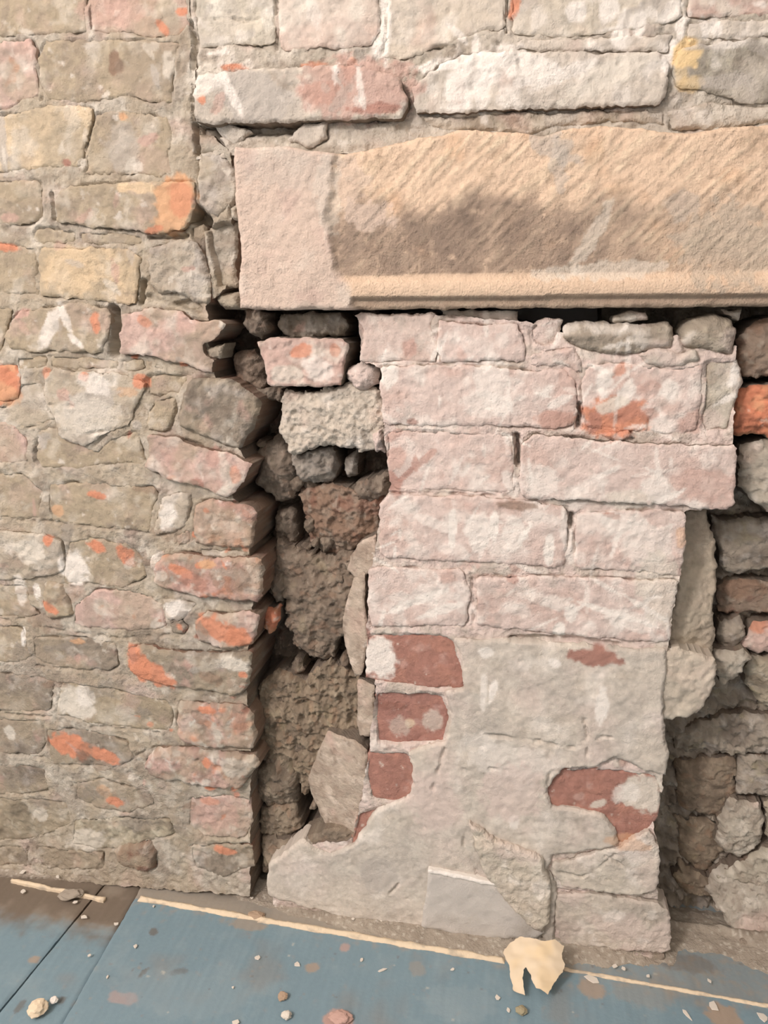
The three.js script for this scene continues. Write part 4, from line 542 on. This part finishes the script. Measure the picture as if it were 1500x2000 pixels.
// ---------------------------------------------------------------- floor
const FM = [];
function fmark(px, py, rx, ry, turn, colour, strength = 0.9, fray = 0.35) { const [x, y] = floorAt(px, py), a = THREE.MathUtils.degToRad(turn), k = 1 / 1300; FM.push({ x, y, rx: rx * k, ry: ry * k * 1.5, ca: Math.cos(a), sa: Math.sin(a), c: COL[colour], k: strength, f: fray, R: Math.max(rx, ry * 1.5) * k * 1.6, s: FM.length * 5.3 }); }
for (const a of [[1415, 1985, 26, 16, 20, 'sanddark', 0.8], [1155, 1930, 20, 14, 0, 'sanddark', 0.7], [660, 1990, 24, 12, 0, 'rose', 0.9], [610, 1890, 12, 8, 0, 'sanddark', 0.7], [673, 1850, 10, 7, 0, 'rose', 0.7], [815, 1892, 14, 10, 0, 'dust', 0.5], [240, 1950, 26, 8, 0, 'rose', 0.5], [65, 1870, 10, 6, 0, 'sanddark', 0.7], [485, 1805, 34, 10, 0, 'dust', 0.8], [300, 1820, 8, 6, 30, 'dark', 0.7], [280, 1900, 5, 9, -20, 'dark', 0.7], [350, 1898, 14, 5, 20, 'dark', 0.5], [40, 1960, 6, 8, 0, 'dark', 0.6], [120, 1950, 7, 5, 0, 'dark', 0.6], [900, 1960, 60, 24, 0, 'bluepale', 0.4], [360, 1940, 120, 30, 0, 'bluepale', 0.3], [1260, 1940, 50, 20, 0, 'dust', 0.35], [1340, 1880, 50, 14, 0, 'soil', 0.5], [1230, 1890, 40, 10, 0, 'blue', 0.4]]) fmark(...a);
for (let i = 0; i < 80; i++) fmark(100 + rnd() * 1400, 1790 + rnd() * 210, 1 + rnd() * 2.2, 0.8 + rnd() * 1.0, rnd() * 180, ['dark', 'dark', 'dust', 'pale', 'slate'][i % 5], 0.5, 0.3);
const lineA = floorAt(280, 1757), lineB = floorAt(1500, 1966), lineV = x => lineA[1] + (lineB[1] - lineA[1]) * (x - lineA[0]) / (lineB[0] - lineA[0]);
const floorColour = bare => (x, v) => {
  const off = lineV(x) - v, n = fb(x / 0.05, v / 0.05, 4), n2 = fb(x / 0.012 + 5, v / 0.012, 3);     // off > 0: room side of the old skirting line
  const c = COL.blue.slice(); mixTo(c, COL.bluepale, ss(0.0, 0.6, n) * 0.45); mixTo(c, COL.slate, ss(0.1, 0.5, fb(x / 0.09 + 3, v / 0.09, 3)) * 0.4); mixTo(c, COL.dust, ss(0.3, 0.6, n2) * 0.3);
  const wood = COL.plank.slice(); mixTo(wood, COL.soil, ss(-0.1, 0.5, ns(x / 0.004, v / 0.09)) * 0.5); mixTo(wood, COL.dust, ss(0.0, 0.5, n) * 0.5);
  mixTo(c, wood, bare ? 1 - ss(0.052, 0.09, off + 0.03 * n + 0.01 * n2) : 0);                           // paint worn off beside the wall
  if (!bare) mixTo(c, COL.dust, (1 - ss(-0.001, 0.001, off)) * (0.9 - 0.3 * ss(0.2, 0.6, n)) * (1 - 0.65 * ss(0.2, 0.27, x + 0.05 * n)));       // unpainted strip where the skirting stood
  if (!bare) mixTo(c, COL.dust, (1 - ss(0.0, 0.022, off + 0.02 * n)) * 0.5 * ss(-0.1, 0.4, n2));
  const g = 1 + 0.05 * ns(x / 0.004, v / 0.004); c[0] *= g; c[1] *= g; c[2] *= g;
  applyMarks(FM, c, x, v); return c;
};
const floor = base('floor', 'old floorboards with worn blue paint along the brick wall', 'floor', 'structure');
{
  const gA = [floorAt(212, 1712), floorAt(-6, 1975)], gB = [floorAt(292, 1700), floorAt(128, 1985)];
  const at = (L, v) => L[0][0] + (L[1][0] - L[0][0]) * (v - L[0][1]) / (L[1][1] - L[0][1]);
  const v0 = -0.62, v1 = 0.16, e = 0.0012;
  const strip = (xa, xb, top, seed, bare, h, jag) => {
    const P = []; for (let i = 0; i <= 12; i++) P.push([xb(v0 + (v1 - v0) * i / 12), v0 + (v1 - v0) * i / 12]); for (let i = 12; i >= 0; i--) P.push([xa(v0 + (v1 - v0) * i / 12), v0 + (v1 - v0) * i / 12]);
    mesh('floorboard', sheet(P, { h, jag, seed, depth: 0.02, face: FACE_FLOOR, colour: floorColour(bare), front: (x, v, d) => top + 0.0005 * ns(x / 0.02 + seed, v / 0.12) + 0.0004 * ns(x / 0.006, v / 0.05 + seed) - (d < 0.0022 ? (0.0022 - d) * 0.8 : 0) }), M.wood, floor);
  };
  strip(() => -1.0, v => at(gA, v) - e - 0.19, -0.0035, 2, true, 0.006, 0);
  strip(v => at(gA, v) - 0.188, v => at(gA, v) - e, -0.003, 3, true, 0.0026, 0.0004);
  strip(v => at(gA, v) + e, v => at(gB, v) - 0.0008, -0.003, 4, true, 0.0024, 0.0004);
  strip(v => at(gB, v) + 0.0008, () => 0.98, 0, 5, false, 0.0024, 0.0007);
  // boards of the rest of the room
  const plain = new THREE.MeshStandardMaterial({ color: new THREE.Color(0.16, 0.22, 0.27), roughness: 0.65 });
  for (let i = 0; i < 24; i++) { const w = 0.2, g = new THREE.BoxGeometry(w - 0.003, 0.02, 2.62); g.translate(-1.6 + w / 2 + i * w, -0.0115, 0.622 + 1.31); mesh('floorboard', g, plain, floor); }
  for (const [xa, xb] of [[-1.6, -1.003], [0.983, 3.2]]) { const g = new THREE.BoxGeometry(xb - xa, 0.02, 0.62); g.translate((xa + xb) / 2, -0.0115, 0.31); mesh('floorboard', g, plain, floor); }
  const g = new THREE.BoxGeometry(5.0, 0.08, 3.8); g.translate(0.8, -0.066, 1.5); mesh('subfloor', g, M.room, floor);
  // raised ridge of old paint along the skirting line
  const ridge = (pts, wid, seed) => {
    const C = pts.map(p => floorAt(p[0], p[1])), P = []; const W = i => wid * (0.7 + 0.5 * ((Math.sin(i * 2.3 + seed) + 1) / 2));
    for (let i = 0; i < C.length; i++) P.push([C[i][0], C[i][1] - W(i)]); for (let i = C.length - 1; i >= 0; i--) P.push([C[i][0], C[i][1] + W(i)]);
    const m = mesh('paint_ridge', sheet(P, { h: 0.0016, jag: 0.0009, seed, depth: 0.004, face: FACE_FLOOR, colour: (x, v) => { const c = COL.cream.slice(); mixTo(c, COL.dust, ss(0.05, 0.4, fb(x / 0.02, v / 0.01, 3)) * 0.6); return c; }, front: (x, v, d) => 0.0008 + 0.003 * Math.min(1, d / 0.004) + 0.0005 * ns(x / 0.008, v / 0.008) }), M.plaster, floor);
    m.userData.label = 'cream ridge of old paint where a skirting board stood';
  };
  const seg = (a, b, n) => [...Array(n)].map((_, i) => [a[0] + (b[0] - a[0]) * i / (n - 1), a[1] + (b[1] - a[1]) * i / (n - 1)]);
  ridge(seg([272, 1755], [515, 1797], 9), 0.0045, 1); ridge(seg([505, 1796], [985, 1877], 14), 0.005, 2); ridge(seg([1100, 1893], [1640, 1990], 12), 0.0026, 3); ridge(seg([22, 1719], [205, 1757], 8), 0.003, 4);
}
// dust and grit lying along the foot of the walls
{
  const pts = [[-200, 1715], [100, 1712], [230, 1722], [300, 1720], [420, 1742], [520, 1772], [700, 1822], [900, 1862], [1080, 1885], [1180, 1888], [1310, 1884], [1330, 1858], [1420, 1866], [1500, 1906], [1700, 1975]].map(p => floorAt(p[0], p[1]));
  const P = [...pts, [pts[14][0], 0.09], [0.3, 0.09], [pts[0][0], 0.05]];
  const g = sheet(P, { h: 0.0026, jag: 0.004, seed: 8, depth: 0.004, face: FACE_FLOOR, colour: (x, v) => { const c = COL.dust.slice(); mixTo(c, COL.soil, ss(0.0, 0.5, fb(x / 0.03, v / 0.03, 4)) * 0.5); mixTo(c, COL.cement, ss(0.05, 0.4, fb(x / 0.05 + 8, v / 0.05, 3)) * 0.5); mixTo(c, COL.pale, ss(0.42, 0.5, ns(x / 0.004, v / 0.004)) * 0.5); return c; },
    front: (x, v, d) => Math.min(0.05, 0.0002 + d * 0.18 + Math.max(0, d - 0.03) * 0.35) + 0.0022 * Math.min(1, d / 0.01) * (fb(x / 0.012, v / 0.012, 3) + 0.3) });
  tag(mesh('dust', g, M.stone), 'brown dust and grit heaped along the foot of the walls', 'dust', null, 'stuff');
}

// ---------------------------------------------------------------- loose things on the floor
{
  const a = 0.42, o = floorAt(1040, 1952), U3 = new THREE.Vector3(1, 0, 0), V3 = new THREE.Vector3(0, Math.sin(a), -Math.cos(a)), O = new THREE.Vector3(o[0], 0.003, -o[1]), N = new THREE.Vector3().crossVectors(U3, V3);
  const hit = (px, py) => { const d = ray(px, py), t = (O.clone().sub(EYE)).dot(N) / d.dot(N), p = EYE.clone().addScaledVector(d, t).sub(O); return [p.dot(U3), p.dot(V3)]; };
  const P = [[983, 1859], [996, 1844], [1018, 1833], [1040, 1840], [1063, 1844], [1084, 1842], [1100, 1853], [1097, 1874], [1104, 1889], [1087, 1917], [1069, 1951], [1048, 1934], [1039, 1919], [1028, 1896], [1021, 1889], [1020, 1904], [1021, 1930], [1024, 1948], [1002, 1934], [994, 1889]].map(p => hit(p[0], p[1]));
  const g = sheet(P, { h: 0.0013, jag: 0.0016, seed: 4, depth: 0.0008, face: (u, v, w) => { const p = O.clone().addScaledVector(U3, u).addScaledVector(V3, v).addScaledVector(N, w); return [p.x, p.y, p.z]; }, colour: (x, y) => { const c = COL.cream.slice(); mixTo(c, COL.yellow, ss(-0.1, 0.5, fb(x / 0.03, y / 0.03, 3)) * 0.5); return c; }, front: (u, v) => 0.006 + 0.004 * Math.sin(u / 0.013 + 0.6) + 0.002 * ns(u / 0.015, v / 0.012) });
  tag(mesh('paper_scrap', g, new THREE.MeshStandardMaterial({ vertexColors: true, roughness: 0.9, side: THREE.DoubleSide })), 'torn curled scrap of cream wallpaper leaning at the foot of the pier', 'paper');
}
function lump(name, px, py, rx, ry, rz, colour, label, category, group, rot = 0) {
  const [x, v] = floorAt(px, py), k = 1 / 1300, g = new THREE.IcosahedronGeometry(1, 3), p = g.attributes.position, s = px * 0.13;
  for (let i = 0; i < p.count; i++) { const X = p.getX(i), Y = p.getY(i), Z = p.getZ(i), n = 1 + 0.3 * ns(X * 1.3 + s, Y * 1.3 + Z) + 0.16 * ns(X * 3 + s, Z * 3 - Y * 2); p.setXYZ(i, X * n * rx * k, Math.max(-0.75, Y * n) * rz * k, Z * n * ry * k); }
  g.computeVertexNormals();
  const m = mesh(name, g, std({ color: new THREE.Color().setRGB(...COL[colour]), bumpMap: null })); m.position.set(x, 0.75 * rz * k + 0.0004, -v); m.rotation.y = rot; return tag(m, label, category, group);
}
lump('pebble', 75, 1976, 14, 14, 9, 'cream', 'rounded cream plaster lump on the blue boards by the board joint', 'plaster lump');
lump('plaster_crumb', 106, 1957, 6, 6, 4, 'white', 'small white plaster crumb beside the rounded cream lump', 'plaster crumb');
lump('plaster_crumb', 553, 1950, 7, 7, 5, 'sanddark', 'small tan crumb alone on the blue paint', 'plaster crumb', 'crumbs on the blue paint');
lump('plaster_crumb', 560, 1987, 7, 7, 5, 'pale', 'small pale crumb alone on the blue paint', 'plaster crumb', 'crumbs on the blue paint');
lump('pebble', 1018, 1978, 8, 7, 5, 'olive', 'small olive pebble in front of the cream paper scrap', 'pebble');
lump('brick_crumb', 665, 1992, 17, 11, 6, 'rose', 'flat pinkish brick crumb on the blue paint', 'brick crumb');
lump('mortar_lump', 140, 1752, 20, 12, 7, 'dust', 'grey mortar lump lying on the cream paint line of the bare boards', 'mortar lump', null, 0.4);
lump('mortar_lump', 1452, 1845, 10, 8, 6, 'dirt', 'small mortar lump in the dirt of the alcove', 'mortar lump');
lump('mortar_lump', 845, 1812, 8, 7, 5, 'pale', 'small pale mortar lump against the grey painted plaster foot', 'mortar lump');
lump('mortar_lump', 500, 1790, 14, 8, 4, 'sanddark', 'flat tan mortar lump beside a break in the cream paint ridge', 'mortar lump');
// flakes of plaster and paint
{
  const chips = [[48, 1706, 10, 4, 60], [113, 1718, 6, 3, -30], [45, 1742, 8, 5, 0], [148, 1763, 5, 3, 40], [165, 1793, 6, 3, -10], [227, 1806, 4, 3, 50], [265, 1850, 4, 4, 0], [503, 1872, 6, 3, 0], [580, 1886, 6, 4, 40], [745, 1897, 9, 2, 30], [706, 1877, 3, 3, 0], [884, 1895, 4, 2, 30], [1155, 1915, 12, 5, -20], [1392, 1966, 9, 6, 10], [1340, 1982, 12, 3, -60], [1492, 1990, 10, 7, 20], [1200, 1893, 4, 3, 0], [1218, 1898, 4, 3, 0], [1265, 1912, 4, 2, 0], [175, 1868, 3, 3, 0], [210, 1910, 3, 3, 0], [455, 1930, 3, 2, 0], [972, 1950, 4, 4, 0], [993, 1975, 3, 3, 0], [460, 1998, 6, 4, 0], [1385, 1922, 4, 3, 0], [505, 1871, 3, 3, 0], [690, 1800, 3, 2, 0], [745, 1803, 3, 2, 0], [300, 1772, 3, 2, 0], [492, 1759, 3, 2, 0]];
  const own = { '48,1706': 'long white plaster sliver beside the wall on the bare boards', '1155,1915': 'broad white flake lying on a tan stain in front of the pier', '1392,1966': 'white flake touching the large tan stain below the alcove', '1340,1982': 'long narrow white sliver near the large tan stain', '1492,1990': 'broad white flake past the large tan stain', '745,1897': 'thin streak-like flake near the cream paint ridge', '580,1886': 'white leaf-shaped flake beside the middle of the cream paint ridge', '503,1872': 'white flake near the break in the cream paint ridge', '972,1950': 'small white flake beside the torn paper scrap', '993,1975': 'tiny white flake next to the olive pebble', '45,1742': 'wide pale flake beside the short paint line on the bare boards', '165,1793': 'thin white flake next to the gap between the bare boards' };
  chips.forEach(([px, py, rx, ry, turn], i) => {
    const k = 1 / 1600, P = []; for (let a = 0; a < 6; a++) { const t = a / 6 * Math.PI * 2, q = 0.5 + rnd() * 0.8; P.push([Math.cos(t) * rx * k * q, Math.sin(t) * ry * 1.5 * k * q]); }
    const g = new THREE.ExtrudeGeometry(new THREE.Shape(P.map(p => new THREE.Vector2(p[0], p[1]))), { depth: 0.0007, bevelEnabled: true, bevelSize: 0.0003, bevelThickness: 0.0003, bevelSegments: 1 });
    g.rotateX(-Math.PI / 2); g.rotateY(THREE.MathUtils.degToRad(turn)); const [x, v] = floorAt(px, py), dusty = off(x, v) < 0.004;
    const m = mesh('plaster_flake', g, M.chip); m.position.set(x, dusty ? 0.004 : 0.001, -v); m.rotation.z = 0.1 * (rnd() - 0.5);
    const bare = px < 240 && py < 1830;
    if (own[`${px},${py}`]) { tag(m, own[`${px},${py}`], 'plaster flake', 'loose plaster flakes'); return; }
    tag(m, bare ? 'white plaster flake on the bare brown boards' : dusty ? 'tiny white plaster flake in the dust at the wall foot' : 'white plaster flake scattered on the blue painted floor', 'plaster flake', bare ? 'flakes on the bare boards' : dusty ? 'flakes in the wall dust' : 'flakes on the blue floor');
  });
  function off(x, v) { return lineV(x) - v; }
}

// ---------------------------------------------------------------- the rest of the room
function slab(name, x0, x1, y0, y1, z0, z1, label, category = 'wall') { const g = new THREE.BoxGeometry(x1 - x0, y1 - y0, z1 - z0); g.translate((x0 + x1) / 2, (y0 + y1) / 2, (z0 + z1) / 2); return tag(mesh(name, g, M.room), label, category, null, 'structure'); }
slab('wall_back', -1.7, 3.3, -0.1, 2.6, -0.4, -0.18, 'solid core of the chimney wall behind the bricks');
slab('wall_plaster_west', -1.7, -1.12, 0, 2.6, -0.18, 0.012, 'plain plaster beside the stripped brickwork');
slab('wall_plaster_east', 1.09, 3.3, 0, 2.6, -0.18, 0.012, 'plain plaster past the end of the lintel');
slab('wall_plaster_top', -1.12, 1.09, 1.415, 2.6, -0.18, 0.012, 'plain plaster above the stripped brickwork');
slab('wall_west', -1.72, -1.6, -0.1, 2.6, 0.0, 3.3, 'plain side wall of the room');
slab('wall_east', 3.2, 3.32, -0.1, 2.6, 0.0, 3.3, 'plain far side wall of the room');
slab('wall_front', -1.7, 3.3, -0.1, 2.6, 3.2, 3.32, 'plain wall opposite the brickwork');
slab('ceiling', -1.72, 3.32, 2.5, 2.62, -0.4, 3.32, 'plain plaster ceiling of the room', 'ceiling');
// globe lamp hanging from the ceiling
{
  const t = base('pendant_lamp', 'round glass globe lamp hanging on a cord from the ceiling', 'lamp'); const [x, y, z] = LAMP.pos; t.position.set(x, y, z);
  const c = new THREE.Color(LAMP.colour);
  mesh('globe', new THREE.SphereGeometry(LAMP.radius, 32, 20), new THREE.MeshStandardMaterial({ color: 0xffffff, emissive: c, emissiveIntensity: 6, roughness: 0.4 }), t);
  const cap = new THREE.CylinderGeometry(0.025, 0.03, 0.05, 20); cap.translate(0, LAMP.radius + 0.02, 0); mesh('cap', cap, std({ color: 0x3a342c }), t);
  const cord = new THREE.CylinderGeometry(0.004, 0.004, 2.5 - y - LAMP.radius, 8); cord.translate(0, (2.5 - y + LAMP.radius) / 2, 0); mesh('cord', cord, std({ color: 0x2a2622 }), t);
  const l = new THREE.PointLight(LAMP.colour, LAMP.power, 0, 2); l.castShadow = true; l.shadow.radius = LAMP.radius / 0.02; t.add(l); l.name = 'lamp_light';
}
scene.traverse(o => { if (o.isMesh) { o.castShadow = o.receiveShadow = true; } });
renderer.render(scene, camera);
